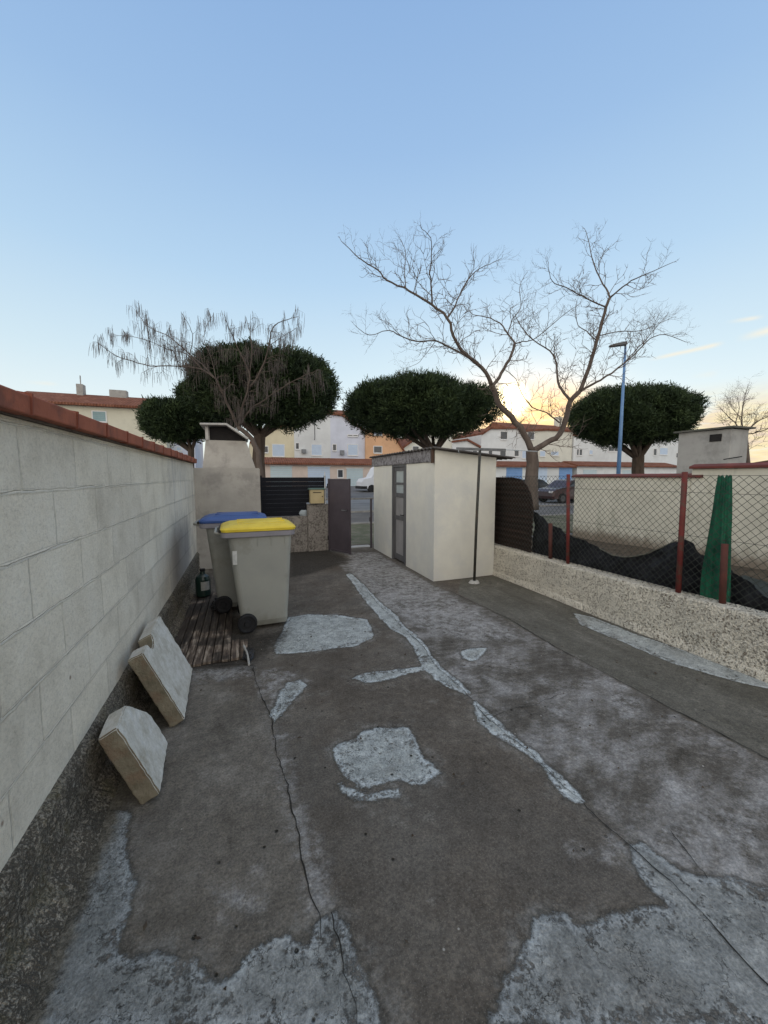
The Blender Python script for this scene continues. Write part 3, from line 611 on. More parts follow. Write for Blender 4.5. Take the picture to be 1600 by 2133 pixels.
# ------------------------------------------------------------------ neighbour's far wall
def nwall_mat():
    m, k, b, pos = newmat('far_wall_cream', .95, .1); sx = k.N.new('ShaderNodeSeparateXYZ'); k.L.new(pos, sx.inputs[0])
    c = k.ramp(k.noise(pos, 2.0, 7, .7), [(.3, (.46,.445,.38)), (.5, (.56,.54,.46)), (.7, (.62,.60,.52))])
    c = k.mix(k.math('MULTIPLY', k.step(k.noise(k.mapv(pos, (1,1,.25)), 3.5, 6, .7), .52, .68), .4), c, (.28,.28,.22))
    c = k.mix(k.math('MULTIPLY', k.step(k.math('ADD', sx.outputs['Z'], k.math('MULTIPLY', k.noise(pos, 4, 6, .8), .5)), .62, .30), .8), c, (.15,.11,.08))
    k.L.new(c, b.inputs['Base Color']); k.L.new(k.bump(k.noise(pos, 20, 5, .7), .4, .01), b.inputs['Normal']); return m
M_nwall = nwall_mat()
M_redcop = mat('coping_dark_red', (.17,.045,.038), (.11,.035,.03), 5, .8, .3, 40)
nw = thing('garden_wall', 'cream garden wall with dark red coping beyond the chain-link fence', 'wall', (8.85, 5, 0))
rough_box('wall', M_nwall, nw, 8.73, 8.93, 5.32, 8.30, -.1, 1.63, .5, .006, 1.5, .01)
rough_box('wall', M_nwall, nw, 8.731, 8.93, -1.5, 5.318, -.1, 1.81, .5, .006, 1.5, .01)
mb = MB(); mb.prism_y([(8.68,1.632),(8.68,1.675),(8.83,1.72),(8.98,1.675),(8.98,1.632)], 5.10, 8.38); mb.build('coping', M_redcop, nw, bevel=.006)
mb = MB(); mb.prism_y([(8.67,1.812),(8.67,1.86),(8.83,1.91),(8.99,1.86),(8.99,1.812)], -1.5, 5.34); mb.build('coping', M_redcop, nw, bevel=.006)
# grey masonry chimney block beyond
M_greyb = mat('grey_block_render', (.36,.355,.34), (.29,.285,.275), 2.2, .95, .35, 30, c3=(.24,.235,.225), s3=1.1)
gb = thing('masonry_chimney', 'grey block masonry chimney with small dark opening behind the cream wall', 'chimney', (10.5, 5.9, 0))
mb = MB(); mb.prism_x([(5.36,0),(6.44,0),(6.44,2.71),(5.36,2.69)], 10.0, 10.62); mb.build('stack', M_greyb, gb, bevel=.01)
p = AX(1490, 912, 9.99); mb = MB(); mb.box(9.985, 10.02, p.y-.12, p.y+.11, p.z-.08, p.z+.08); mb.build('opening_shade', M_blackshade, gb)
mb = MB(); mb.box(9.93, 10.70, 5.28, 6.52, 2.705, 2.745); mb.build('cap', mat('mossy_cap', (.075,.08,.07), (.12,.115,.10), 6, .95, .6, 40), gb)
mb = MB(); q = AY(1508, 957, 5.28); q2 = AY(1545, 951, 5.28); mb.tube([(q.x,q.y,q.z),(q2.x,q2.y,q2.z)], .012, 6); mb.build('bracket', M_blackshade, gb)
# far roof at the right edge
GX0 = AY(1556, 960, 8.2).x
mb = MB(); mb.prism_x([(5.0,2.02),(5.0,2.06),(6.6,2.36),(8.2,2.10),(8.2,2.02)], GX0, GX0+7); rr_ = thing('garage_low', 'low tiled roof at the right edge behind the cream garden wall', 'outbuilding', (GX0+3.5, 10, 0))
mb.build('roof', mat('roof_brown', (.13,.075,.055), (.09,.055,.045), 4, .9, .4, 20), rr_)
mb = MB(); mb.box(GX0+.15, GX0+6.8, 5.2, 8.0, -.1, 2.02); mb.build('wall', M_nwall, rr_)
# ------------------------------------------------------------------ wheelie bins
M_bin = mat('bin_grey_plastic', (.30,.30,.27), (.26,.262,.24), 2.5, .55, .1, 90, c3=(.225,.22,.19), s3=1.8, spec=.4)
M_rubber = mat('black_rubber', (.012,.012,.014), (.02,.02,.022), 20, .7)
M_blue = mat('lid_blue', (.035,.085,.27), (.028,.065,.21), 4, .45, spec=.5)
M_yellow = mat('lid_yellow', (.74,.56,.045), (.60,.44,.03), 5, .5, .1, 40, spec=.5)
M_rim = mat('bin_rim_grey', (.25,.235,.26), (.20,.19,.21), 6, .5)
def rrect(x0, x1, w, z, r=.05, n=5):
    pts = []
    for cx, cy, a0 in ((x1-r, w-r, 0), (x0+r, w-r, 90), (x0+r, -w+r, 180), (x1-r, -w+r, 270)):
        for i in range(n+1):
            a = R(a0+90*i/n); pts.append((cx+r*math.cos(a), cy+r*math.sin(a), z))
    return pts
def loft(secs, cap0=True, cap1=True):
    mb = MB(); n = len(secs[0]); vs = [p for s_ in secs for p in s_]
    fs = [(i*n+j, i*n+(j+1)%n, (i+1)*n+(j+1)%n, (i+1)*n+j) for i in range(len(secs)-1) for j in range(n)]
    if cap0: fs.append(tuple(reversed(range(n))))
    if cap1: fs.append(tuple(range((len(secs)-1)*n, len(secs)*n)))
    return mb.add(vs, fs)
def make_bin(label, lidmat, loc, rz, sticker=True):
    b = thing('wheelie_bin', label, 'bin', loc, 'wheelie bins beside the block wall'); 
    def ch(mb, nm, m, par=None, bev=0, smooth=False):
        o = mb.build(nm, m, None, bev, smooth); o.parent = par or b; return o
    # local frame: +x is the lid front, -x the handle side ; height 1.1
    secs = [rrect(-.10, .268, .205, .04, .05), rrect(-.13, .272, .232, .10, .05), rrect(-.225, .274, .237, .16, .055), rrect(-.245, .288, .246, .32, .06), rrect(-.285, .31, .262, .70, .062), rrect(-.318, .328, .278, 1.0, .065)]
    bd = ch(loft(secs), 'body', M_bin, smooth=False)
    ch(loft([rrect(-.375,.352,.298,.995,.07), rrect(-.385,.36,.305,1.0,.07), rrect(-.387,.362,.306,1.045,.07), rrect(-.375,.35,.295,1.052,.06)]), 'rim', M_rim)
    # stiffening ribs under the rim on both broad sides
    for sx in (-.03, .11, .0+.25):
        for sg in (-1, 1):
            mb = MB(); mb.box(sx, sx+.008, sg*.272-.012, sg*.272+.012, .90, .994); ch(mb, 'rib', M_bin)
    # lid: shallow dome with stepped edge
    L = loft([rrect(-.385,.368,.308,1.054,.07), rrect(-.39,.375,.312,1.078,.07), rrect(-.37,.36,.298,1.096,.07), rrect(-.31,.31,.25,1.118,.07), rrect(-.16,.20,.15,1.138,.06), rrect(-.05,.08,.06,1.143,.03)])
    ld = ch(L, 'lid', lidmat)
    mb = MB(); mb.box(-.22, .27, -.12, -.10, 1.116, 1.141); mb.box(-.22, .27, .10, .12, 1.116, 1.141); mb.box(-.22,.27,-.215,-.195,1.104,1.128); ch(mb, 'lid_ridge', lidmat, ld)
    mb = MB(); mb.tube([(-.36,-.24,1.035),(-.435,-.235,1.045),(-.44,.235,1.045),(-.36,.24,1.035)], .014, 8); ch(mb, 'handle', M_bin, smooth=True)
    mb = MB(); mb.tube([(-.392,-.27,1.062),(-.392,.27,1.062)], .014, 8); ch(mb, 'hinge', M_rubber)
    mb = MB(); mb.tube([(-.155,-.29,.10),(-.155,.29,.10)], .012, 8); ch(mb, 'axle', M_rubber)
    for sg in (-1, 1):
        n = 28; y0 = sg*.245; y1 = sg*.30; prof = [(.0,y0),(.088,y0),(.098,y0+sg*.008),(.1,y0+sg*.025),(.097,y1-sg*.006),(.082,y1),(.074,y1-sg*.01),(.035,y1-sg*.012),(.028,y1+sg*.004),(.0,y1+sg*.004)]
        vs = [(-.155+r*math.cos(2*math.pi*j/n), yy, .10+r*math.sin(2*math.pi*j/n)) for r, yy in prof for j in range(n)]
        fs = [(i*n+j, i*n+(j+1)%n, (i+1)*n+(j+1)%n, (i+1)*n+j) for i in range(len(prof)-1) for j in range(n)]
        mb = MB(); mb.add(vs, fs); ch(mb, 'wheel', M_rubber)
    if sticker:
        mb = MB(); mb.box(-.278, -.235, -.273, -.2665, .72, .86)
        o = ch(mb, 'sticker', mat('worn_sticker', (.55,.55,.53), (.40,.40,.38), 20, .7))
    b.rotation_euler = (0, 0, rz); b.scale = (1,1,1.03); return b
make_bin('grey wheelie bin with a yellow lid, standing in front of the blue-lidded one', M_yellow, (.145, 4.475, 0), R(1.5))
b2 = make_bin('grey wheelie bin with a blue lid, half hidden behind the yellow-lidded one', M_blue, (-.105, 5.12, .028), R(-1), False)
# weathered boards under the bins
def plank_mat():
    m, k, b, pos = newmat('weathered_board', .8, .3)
    n1 = k.noise(k.mapv(pos, (9, .9, 1)), 4, 8, .7); n2 = k.noise(pos, 3.2, 5, .6)
    c = k.ramp(n1, [(.35, (.035,.026,.022)), (.50, (.14,.105,.08)), (.64, (.42,.35,.28))])
    sy = k.N.new('ShaderNodeSeparateXYZ'); k.L.new(pos, sy.inputs[0]); wet = k.step(k.math('SUBTRACT', n2, k.math('MULTIPLY', k.step(sy.outputs['Y'], 3.6, 4.3), .16)), .48, .38); c = k.mix(k.math('MULTIPLY', wet, .75), c, (.014,.012,.011))
    k.L.new(c, b.inputs['Base Color']); k.L.new(k.bump(n1, .6, .01), b.inputs['Normal'])
    k.L.new(k.math('SUBTRACT', .85, k.math('MULTIPLY', wet, .35)), b.inputs['Roughness'])
    return m
M_plank = plank_mat()
bd = thing('board_platform', 'weathered wooden boards lying on the ground along the block wall', 'boards', (-.35, 4.5, 0))
x = -.69; i = 0
ends = [5.9,5.9,5.85,5.8,5.9,5.8,5.75,4.0,3.98]
while x < -.02 and i < 9:
    w = .073; rough_box('plank', M_plank, bd, x, x+w-.005, 3.575+random.uniform(-.012,.012), ends[i] if i < 7 else ends[i], .004, .026+random.uniform(-.002,.002), .35, .002, 3, .003); x += .077; i += 1
# clutter
M_btl = mat('green_plastic', (.010,.030,.026), (.018,.045,.036), 9, .3, spec=.6)
def lathe(prof, cx, cy, n=20):
    vs = [(cx+r*math.cos(2*math.pi*j/n), cy+r*math.sin(2*math.pi*j/n), z) for r, z in prof for j in range(n)]
    return MB().add(vs, [(i*n+j, i*n+(j+1)%n, (i+1)*n+(j+1)%n, (i+1)*n+j) for i in range(len(prof)-1) for j in range(n)])
q = G(424, 1240, .03)
bt = thing('watering_can', 'dark green plastic canister with a pale label between wall and bins', 'canister', (q.x, q.y, .03))
lathe([(.0,.03),(.085,.03),(.095,.045),(.095,.26),(.08,.30),(.035,.33),(.03,.37),(.0,.37)], q.x, q.y).build('body', M_btl, bt)
bt.name = 'canister'
mb = lathe([(.0,.371),(.034,.371),(.034,.40),(.0,.40)], q.x, q.y); mb.build('cap', M_rubber, bt)
mb = MB(); mb.add([(q.x+.0965*math.cos(a), q.y+.0965*math.sin(a), z) for z in (.12,.24) for a in [R(-100+10*i) for i in range(8)]], [(i, i+1, i+9, i+8) for i in range(7)]); mb.build('label', mat('pale_label', (.5,.5,.48), (.38,.38,.36), 20), bt)
def crumple(name, m, c, sx, sy, sz, seed, label, cat):
    bm = bmesh.new(); bmesh.ops.create_icosphere(bm, subdivisions=4, radius=1)
    for v in bm.verts:
        p = v.co.copy(); k = 1+.35*mnoise.noise(p*1.6+Vector((seed,0,0)))+.22*mnoise.noise(p*4.2+Vector((0,seed,0)))+.09*mnoise.noise(p*11)
        v.co = Vector((c[0]+p.x*sx*k, c[1]+p.y*sy*k, max(.004, c[2]+sz*.55+p.z*sz*k)))
    me = bpy.data.meshes.new(name); bm.to_mesh(me); bm.free(); me.materials.append(m)
    o = bpy.data.objects.new(name, me); C.objects.link(o); return tag(o, label, cat)
M_blackbag = mat('black_plastic', (.012,.012,.014), (.02,.02,.023), 15, .35, spec=.5)
q = G(470, 1265, .03); crumple('rubbish_bag', M_blackbag, (q.x-.02, q.y, .03), .13, .16, .09, 2, 'black plastic bag crumpled on the boards behind the wheel', 'bag')
q = G(515, 1366, 0); crumple('plastic_scrap', M_blackbag, (q.x+.01, q.y, 0), .05, .12, .03, 5, 'torn black plastic scrap on the ground below the bin wheel', 'scrap')
mb = MB(); a = G(508, 1345, .05); b_ = G(519, 1385, .01); mb.tube([a, a.lerp(b_, .5)+Vector((.008,0,.01)), b_], .010, 6); tag(mb.build('stick', mat('pale_stick', (.42,.41,.38), (.3,.29,.27), 20)), 'short pale stick lying on the black plastic scrap', 'stick')
# ------------------------------------------------------------------ two leaning slabs
def slab_mat():
    m, k, b, pos = newmat('cream_slab_stone', .9, .15)
    n = k.noise(pos, 9, 9, .78); c = k.ramp(n, [(.32, (.36,.33,.27)), (.5, (.54,.52,.465)), (.64, (.64,.625,.59))])
    c = k.mix(.5, c, k.ramp(k.noise(pos, 70, 4, .7), [(.3, (.75,.75,.75)), (.7, (1.15,1.15,1.15))]), 'MULTIPLY')
    k.L.new(c, b.inputs['Base Color']); k.L.new(k.bump(k.noise(pos, 50, 5, .7), .4, .008), b.inputs['Normal']); return m
def slabside_mat():
    return mat('slab_side_ochre', (.25,.215,.155), (.15,.13,.09), 10, .95, .8, 60, c3=(.19,.14,.095), s3=8)
M_slabc = slab_mat(); M_slabs = slabside_mat()
def lean_slab(name, bn, bf, tn, th, label, shape, seed=0):
    """bn,bf: ends of the front bottom edge; tn: near end of the front top edge; shape(LU,LV) gives the outline"""
    bn, bf, tn = Vector(bn), Vector(bf), Vector(tn); u = bf-bn; v = tn-bn; w = u.cross(v).normalized()
    if w.x > 0: w = -w
    LU, LV = u.length, v.length; un = u.normalized(); vn = v.normalized(); bm = bmesh.new()
    ol = shape(LU, LV); lo = [bm.verts.new((x, y, 0)) for x, y in ol]; hi = [bm.verts.new((x, y, th)) for x, y in ol]; n = len(ol)
    bm.faces.new(lo); bm.faces.new(hi[::-1])
    for i in range(n): bm.faces.new((lo[i], hi[i], hi[(i+1)%n], lo[(i+1)%n]))
    bmesh.ops.recalc_face_normals(bm, faces=bm.faces)
    bmesh.ops.bevel(bm, geom=list(bm.edges), offset=.007, segments=2, affect='EDGES')
    for ax, ln, m_ in ((0, LU, 34), (1, LV, 22), (2, th, 5)):
        for i in range(1, m_):
            no = [0,0,0]; no[ax] = 1; co_ = [0,0,0]; co_[ax] = ln*i/m_
            bmesh.ops.bisect_plane(bm, geom=list(bm.verts)+list(bm.edges)+list(bm.faces), plane_co=co_, plane_no=no)
    bm.normal_update()
    for f in bm.faces:
        c_ = f.calc_center_median()
        if f.normal.x < -.6 or (c_.y > LV-.115 and c_.x < LU*.52 and c_.x > LU*.15 and c_.y < LV-.01 and abs(f.normal.z) < .5): f.material_index = 1
    for e in bm.verts:
        p = e.co.copy(); edge = min(p.x, LU-p.x, p.y, LV-p.y); k = .003+.002*(1 if edge < .02 else 0)
        p += Vector((mnoise.noise(p*22+Vector((seed,0,0))), mnoise.noise(p*22+Vector((0,seed,3))), mnoise.noise(p*26+Vector((7,0,seed)))))*k
        e.co = bn+un*p.x+vn*p.y+w*p.z
    bmesh.ops.recalc_face_normals(bm, faces=bm.faces)
    me = bpy.data.meshes.new(name); bm.to_mesh(me); bm.free(); me.materials.append(M_slabc); me.materials.append(M_slabs)
    o = bpy.data.objects.new(name, me); C.objects.link(o); zmin = min(v_.co.z for v_ in me.vertices)
    o.location.z = -zmin+.003; tag(o, label, 'slab', 'stone slabs leaning on the wall base')
lean_slab('stone_slab', (-.445,2.10,0), (-.478,2.52,0), (-.615,2.115,.385), .095, 'smaller squarish cream slab leaning on the wall base, nearest the camera', lambda U, V: [(0,0),(U,0),(U,V*.50),(U*.93,V*.60),(U*.60,V*.93),(U*.5,V),(0,V)], 1)
lean_slab('stone_slab', (-.412,2.725,0), (-.445,3.45,0), (-.635,2.74,.49), .095, 'larger chipped cream slab leaning on the wall base beside the boards', lambda U, V: [(0,0),(U,0),(U,V),(U*.44,V),(U*.41,V-.035),(U*.36,V-.055),(U*.27,V-.058),(U*.22,V-.035),(U*.20,V),(0,V)], 6)
# ------------------------------------------------------------------ foliage helpers
def finish_np(name, V, Fc, m, parent):
    me = bpy.data.meshes.new(name); me.vertices.add(len(V)); me.vertices.foreach_set('co', V.astype(np.float32).ravel())
    k = Fc.shape[1]; me.loops.add(Fc.size); me.loops.foreach_set('vertex_index', Fc.astype(np.int32).ravel())
    me.polygons.add(len(Fc)); me.polygons.foreach_set('loop_start', np.arange(0, Fc.size, k, dtype=np.int32)); me.update(calc_edges=True)
    o = bpy.data.objects.new(name, me); C.objects.link(o); me.materials.append(m); o.parent = parent
    if parent: o.location = -parent.location
    return o
def pine_mat():
    m, k, b, pos = newmat('pine_needles', .7, .25)
    c = k.ramp(k.noise(pos, 1.6, 5, .7), [(.35, (.014,.024,.011)), (.5, (.028,.048,.019)), (.66, (.06,.088,.032))])
    k.L.new(c, b.inputs['Base Color']); return m
M_pine = pine_mat()
M_bark = mat('pine_bark', (.060,.044,.034), (.10,.075,.06), 5, .95, .8, 25, stretch=(1,1,.35))
M_core = mat('pine_shade_core', (.010,.014,.008), (.016,.02,.010), 3, 1)
def pine(label, outline_c, dist, rx, top, bot, base_px, fork, seed, n_cl=150, ry=None):
    """crown envelope: centre px, distance; rx in px half width, top/bottom py"""
    rs = np.random.RandomState(seed); c = D(outline_c, (top+bot)/2, dist); sc_ = dist/F0
    a = rx*sc_; b_ = (ry or rx)*sc_*.85; h = (bot-top)/2*sc_
    base = D(base_px[0], base_px[1], dist); base.z = max(-.06, base_px[2])
    root = thing('stone_pine', label, 'tree', tuple(base), 'umbrella pines along the street')
    # limbs
    mb = MB(); fk = Vector(D(fork[0], fork[1], dist)); r0 = fork[2]
    mb.tube([base, base.lerp(fk, .35)+Vector((.05,0,0)), base.lerp(fk, .7)-Vector((.04,0,0)), fk], [r0*1.25, r0*1.05, r0, r0*.95], 9)
    for i in range(9):
        an = 2*math.pi*i/9+rs.rand()*.5; e = c+Vector((a*.55*math.cos(an), b_*.55*math.sin(an), -h*.1)); m_ = fk.lerp(e, .5)+Vector((.15*math.cos(an), .1, -.12*h))
        mb.tube([fk-Vector((0,0,.15)), m_, e], [r0*.55, r0*.36, r0*.15], 6)
    mb.build('trunk', M_bark, root)
    # envelope: flat top, underside drawn in towards the trunk
    def env(th, ph):
        w = (1-abs(ph)**3.2)**.6 if ph > 0 else (1-abs(ph)**1.9)**.75
        lump = 1+.15*mnoise.noise(Vector((math.cos(th)*1.6, math.sin(th)*1.6, ph*1.2+seed)))+.06*mnoise.noise(Vector((math.cos(th)*5, math.sin(th)*5, ph*4+seed)))
        return Vector((a*w*math.cos(th)*lump, b_*w*math.sin(th)*lump, h*ph*(1+.16*mnoise.noise(Vector((math.cos(th)*w*2.4, math.sin(th)*w*2.4, seed))))))
    pts = []; nor = []; blobs = []
    nb_ = int(n_cl*.62)
    for i in range(nb_):
        z = 1-2*(i+.5)/nb_; th = i*2.39996+rs.rand()*.5; ph = z*.97
        rb = a*rs.uniform(.13,.25); q = env(th, ph*rs.uniform(.9,1)); q -= q.normalized()*rb*rs.uniform(.55,1.0)
        if z < -.75 and rs.rand() < .5: continue
        blobs.append((c+q, rb, q.normalized()))
    for i in range(nb_//2):
        th = rs.rand()*6.283; rr = math.sqrt(rs.rand())*.9; q = Vector((a*rr*math.cos(th), b_*rr*math.sin(th), h*((1-rr**3.4)**.5)*rs.uniform(.86,1.02))); rb = a*rs.uniform(.12,.2); q.z -= rb*.6
        blobs.append((c+q, rb, Vector((q.x*.3, q.y*.3, a)).normalized()))
    for (bc, rb, bn_) in blobs:
        for j in range(int(11+46*(rb/a/.2)**2)):
            d_ = Vector(rs.normal(0,1,3)).normalized()
            if d_.dot(bn_) < -.25: continue
            d_.z *= .72; pts.append(bc+d_*rb*rs.uniform(.85,1.06)); nor.append((d_+bn_*.35).normalized())
    # each point gets a tuft of needle-like blades
    P_ = np.array([tuple(p) for p in pts]); Nn = np.array([tuple(p) for p in nor]); K = 26
    cl = np.repeat(P_, K, 0); nn = np.repeat(Nn, K, 0)
    cl = cl+rs.normal(0, .13, cl.shape)
    d = nn*.7+rs.normal(0, .55, nn.shape)+np.array([0,0,.45]); d /= np.linalg.norm(d, axis=1)[:, None]
    side = np.cross(d, rs.normal(0, 1, d.shape)); side /= np.linalg.norm(side, axis=1)[:, None]
    ln = rs.uniform(.09, .21, (len(cl), 1)); wd = rs.uniform(.012, .030, (len(cl), 1))
    v0 = cl-side*wd; v1 = cl+side*wd; v2 = cl+d*ln+side*wd*.35; v3 = cl+d*ln-side*wd*.35
    V = np.stack([v0, v1, v2, v3], 1).reshape(-1, 3); Fc = np.arange(len(V)).reshape(-1, 4)
    finish_np('crown', V, Fc, M_pine, root)
    # solid dark core added so no light passes through the crown
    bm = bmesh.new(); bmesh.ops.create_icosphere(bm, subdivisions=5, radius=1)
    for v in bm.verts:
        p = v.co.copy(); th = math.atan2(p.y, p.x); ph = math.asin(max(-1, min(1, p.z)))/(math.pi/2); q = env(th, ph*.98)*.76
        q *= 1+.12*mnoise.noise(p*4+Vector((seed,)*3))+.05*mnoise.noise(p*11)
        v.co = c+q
    me = bpy.data.meshes.new('shade_core'); bm.to_mesh(me); bm.free(); me.materials.append(M_core)
    o = bpy.data.objects.new('shade_core', me); C.objects.link(o); o.parent = root; o.location = -root.location
    return root
pine('big round-topped stone pine rising behind the barbecue chimney', 550, 17.5, 136, 745, 893, (537,1060,-.03), (541,905,.27), 11, 170)
pine('small dark pine above the left block wall', 366, 20, 62, 842, 918, (400,1000,0.0), (398,935,.16), 23, 90)
pine('small pine crown merging into the big round pine on its left side', 450, 21, 62, 800, 900, (440,1000,0.0), (440,930,.14), 29, 70)
pine('wide flat-topped stone pine in the middle behind the shed', 878, 23, 148, 806, 911, (915,1040,0.0), (905,938,.26), 37, 190)
pine('broad clipped stone pine on the right behind the blue lamp post', 1314, 24, 121, 820, 928, (1330,1030,0.0), (1330,950,.34), 41, 180)
# ------------------------------------------------------------------ bare trees
M_barkb = mat('bare_bark', (.085,.065,.055), (.13,.105,.09), 5, .95, .5, 25, stretch=(1,1,.4))
M_twig = mat('bare_twig', (.10,.075,.065), (.15,.12,.10), 5, .9)
def bare_tree(label, dist, limbs, seed, trunk_spawn=.3, L1=1.15, twr=.010, droop=0, depth_k=1.0, pods=0, base=None, grp=None, outward=None, maxl=3, sp_=.27, rk=.74):
    rs = random.Random(seed); root = thing('bare_tree', label, 'tree', tuple(base), grp)
    tr = MB(); tw = MB(); podsl = []
    sc_ = dist/F0; lim3 = []
    def ser(p, k): return Vector((mnoise.noise(Vector((p, k, seed))), mnoise.noise(Vector((p, k+9, seed))), mnoise.noise(Vector((p, k, seed+5)))))
    fwd = Vector((math.sin(YAW), math.cos(YAW), 0))
    for li, (pts, r0, r1, dz0, dz1) in enumerate(limbs):
        n = len(pts); out = []
        for i, (x, y) in enumerate(pts):
            tt = i/(n-1); out.append(D(x, y, dist+dz0+(dz1-dz0)*tt))
        # smooth by Catmull-Rom
        sm = []
        for i in range(n-1):
            p0, p1, p2, p3 = out[max(i-1,0)], out[i], out[i+1], out[min(i+2,n-1)]
            for s_ in range(3):
                t_ = s_/3; sm.append(.5*((2*p1)+(-p0+p2)*t_+(2*p0-5*p1+4*p2-p3)*t_*t_+(-p0+3*p1-3*p2+p3)*t_**3))
        sm.append(out[-1]); k = len(sm)
        sm = [p+ser(i*.9+li*7, 1)*min(.05, .4*(r0+(r1-r0)*i/k)+.02)*(0 if i == 0 else 1) for i, p in enumerate(sm)]
        rad = [(r0+(r1-r0)*(i/(k-1))**.8)*(rk if r0 < .2 else .93) for i in range(k)]
        tr.tube(sm, rad, 8 if r0 > .05 else 6); lim3.append((sm, rad))
    def twig(p, d, L, r, lvl):
        n = 4 if lvl < 2 else 3; pts = [p]; q = p.copy(); dd = d.copy(); kids = []
        for i in range(n):
            dd = (dd+Vector((rs.gauss(0,.22), rs.gauss(0,.22), rs.gauss(0,.20)+(.07 if not droop else -.02)))).normalized()
            q = q+dd*(L/n); pts.append(q.copy()); kids.append((q.copy(), dd.copy(), i))
        tw.tube(pts, [r*(1-.72*i/n) for i in range(n+1)], 3, cap=False)
        if pods and lvl >= 1 and rs.random() < .95: podsl.extend([(x.copy()) for x in pts[1:]])
        if lvl < maxl:
            for q_, d_, i in kids:
                for _ in range(2 if (i == n-1) else 1):
                    if rs.random() < (.92 if lvl < 2 else .72):
                        ax = Vector((rs.gauss(0,1), rs.gauss(0,1), rs.gauss(0,1))); ax = (ax-d_*ax.dot(d_)).normalized(); an = rs.uniform(.45, 1.05)
                        twig(q_, (d_*math.cos(an)+ax*math.sin(an)), L*rs.uniform(.42,.72), r*.70, lvl+1)
    for sm, rad in lim3:
        acc = 0
        for i in range(1, len(sm)):
            seg = (sm[i]-sm[i-1]); acc += seg.length
            if rad[i] > trunk_spawn: continue
            while acc > sp_:
                acc -= sp_; d_ = seg.normalized(); ax = Vector((rs.gauss(0,1), rs.gauss(0,1), rs.gauss(0,1)+.5)); ax = (ax-d_*ax.dot(d_)).normalized(); an = rs.uniform(.6, 1.15)
                f = i/len(sm); twig(sm[i]-seg*rs.random(), d_*math.cos(an)+ax*math.sin(an), L1*rs.uniform(.55,1.1)*(1.08-.62*f), min(twr*1.3, rad[i]*.6), 1)
        twig(sm[-1], (sm[-1]-sm[-2]).normalized(), L1*.14, twr*.8, 2)
    tr.build('trunk', M_barkb, root, smooth=True); tw.build('crown', M_twig, root)
    if pods:
        mb = MB(); rs.shuffle(podsl)
        for p in podsl[:pods]:
            L = rs.uniform(.18,.5); w = rs.uniform(.004,.008); dx = rs.gauss(0,.03); dy = rs.gauss(0,.03)
            mb.tube([p, p+Vector((dx*.6,dy*.6,-L*.5)), p+Vector((dx,dy,-L))], [w*.5, w, w*.5], 3, cap=False)
        o = mb.build('seed_pods', mat('pods_brown', (.085,.070,.064), (.15,.125,.115), 3, .8), root); o['kind'] = 'stuff'
    return root
TL = [
 ([(1108,1062),(1107,1010),(1109,965),(1108,938)], .30, .235, 0, 0),
 ([(1108,940),(1092,904),(1065,868),(1040,843),(1030,815),(1024,803)], .17, .125, 0, -.3),
 ([(1024,803),(1012,775),(985,750),(962,730),(945,700),(932,662),(900,635),(865,613),(842,600),(805,583),(788,563),(755,543),(735,525),(712,503)], .11, .012, -.3, -1.8),
 ([(932,662),(948,638),(957,615),(975,582),(998,560),(1020,550),(1045,538)], .05, .010, -.9, 1.0),
 ([(900,635),(899,600),(896,570),(899,530),(897,495),(880,478)], .05, .010, -1.0, -2.2),
 ([(845,600),(843,560),(845,525),(835,500)], .028, .009, -1.2, .2),
 ([(985,750),(940,725),(908,710),(868,711),(835,700),(810,688),(770,698),(742,680)], .05, .010, -.5, -2.6),
 ([(908,710),(885,740),(868,758),(835,770)], .018, .007, -.8, -.2),
 ([(1024,805),(1035,793),(1050,768),(1065,740),(1073,715)], .10, .07, -.1, .6),
 ([(1073,715),(1058,695),(1040,672),(1012,660),(985,655),(975,640)], .055, .012, .6, 2.0),
 ([(1058,695),(1068,665),(1085,640),(1082,600),(1095,570)], .035, .010, .8, 2.2),
 ([(1073,716),(1090,711),(1110,708),(1146,680),(1175,655),(1200,638)], .035, .010, .6, -.6),
 ([(1187,832),(1169,810),(1161,787),(1159,757),(1146,731),(1110,708),(1086,680),(1075,660)], .08, .016, .3, 1.8),
 ([(1112,938),(1140,922),(1165,905),(1180,870),(1187,838),(1208,815)], .165, .12, 0, .3),
 ([(1208,815),(1222,780),(1235,740),(1243,710),(1255,670),(1262,640),(1271,620)], .11, .065, .3, .2),
 ([(1271,620),(1262,600),(1247,575),(1233,535),(1226,500),(1219,478)], .05, .010, .2, 1.2),
 ([(1271,620),(1298,597),(1325,580),(1360,565),(1400,547)], .045, .010, .2, -1.4),
 ([(1262,640),(1235,628),(1200,610),(1178,598),(1155,590),(1145,572),(1142,548)], .04, .010, .2, -1.8),
 ([(1243,710),(1222,690),(1205,678),(1199,655),(1201,628)], .035, .010, .3, 1.8),
 ([(1208,815),(1235,800),(1262,785),(1300,757),(1330,730),(1355,705),(1385,697),(1428,712)], .07, .010, .3, -1.0),
 ([(1300,757),(1322,732),(1345,708),(1362,688),(1390,655)], .035, .010, -.2, 1.5),
 ([(1245,700),(1290,690),(1330,690),(1370,675),(1405,660)], .03, .009, .2, 2.2),
 ([(1165,880),(1139,860),(1109,848),(1086,818),(1075,790),(1055,772)], .04, .010, .1, -1.4),
]
bare_tree('large leafless tree with a low fork, in front of the sunset', 15.5, TL, 5, .12, 1.05, .0132, base=(D(1108,1062,15.5).x, D(1108,1062,15.5).y, -.05))
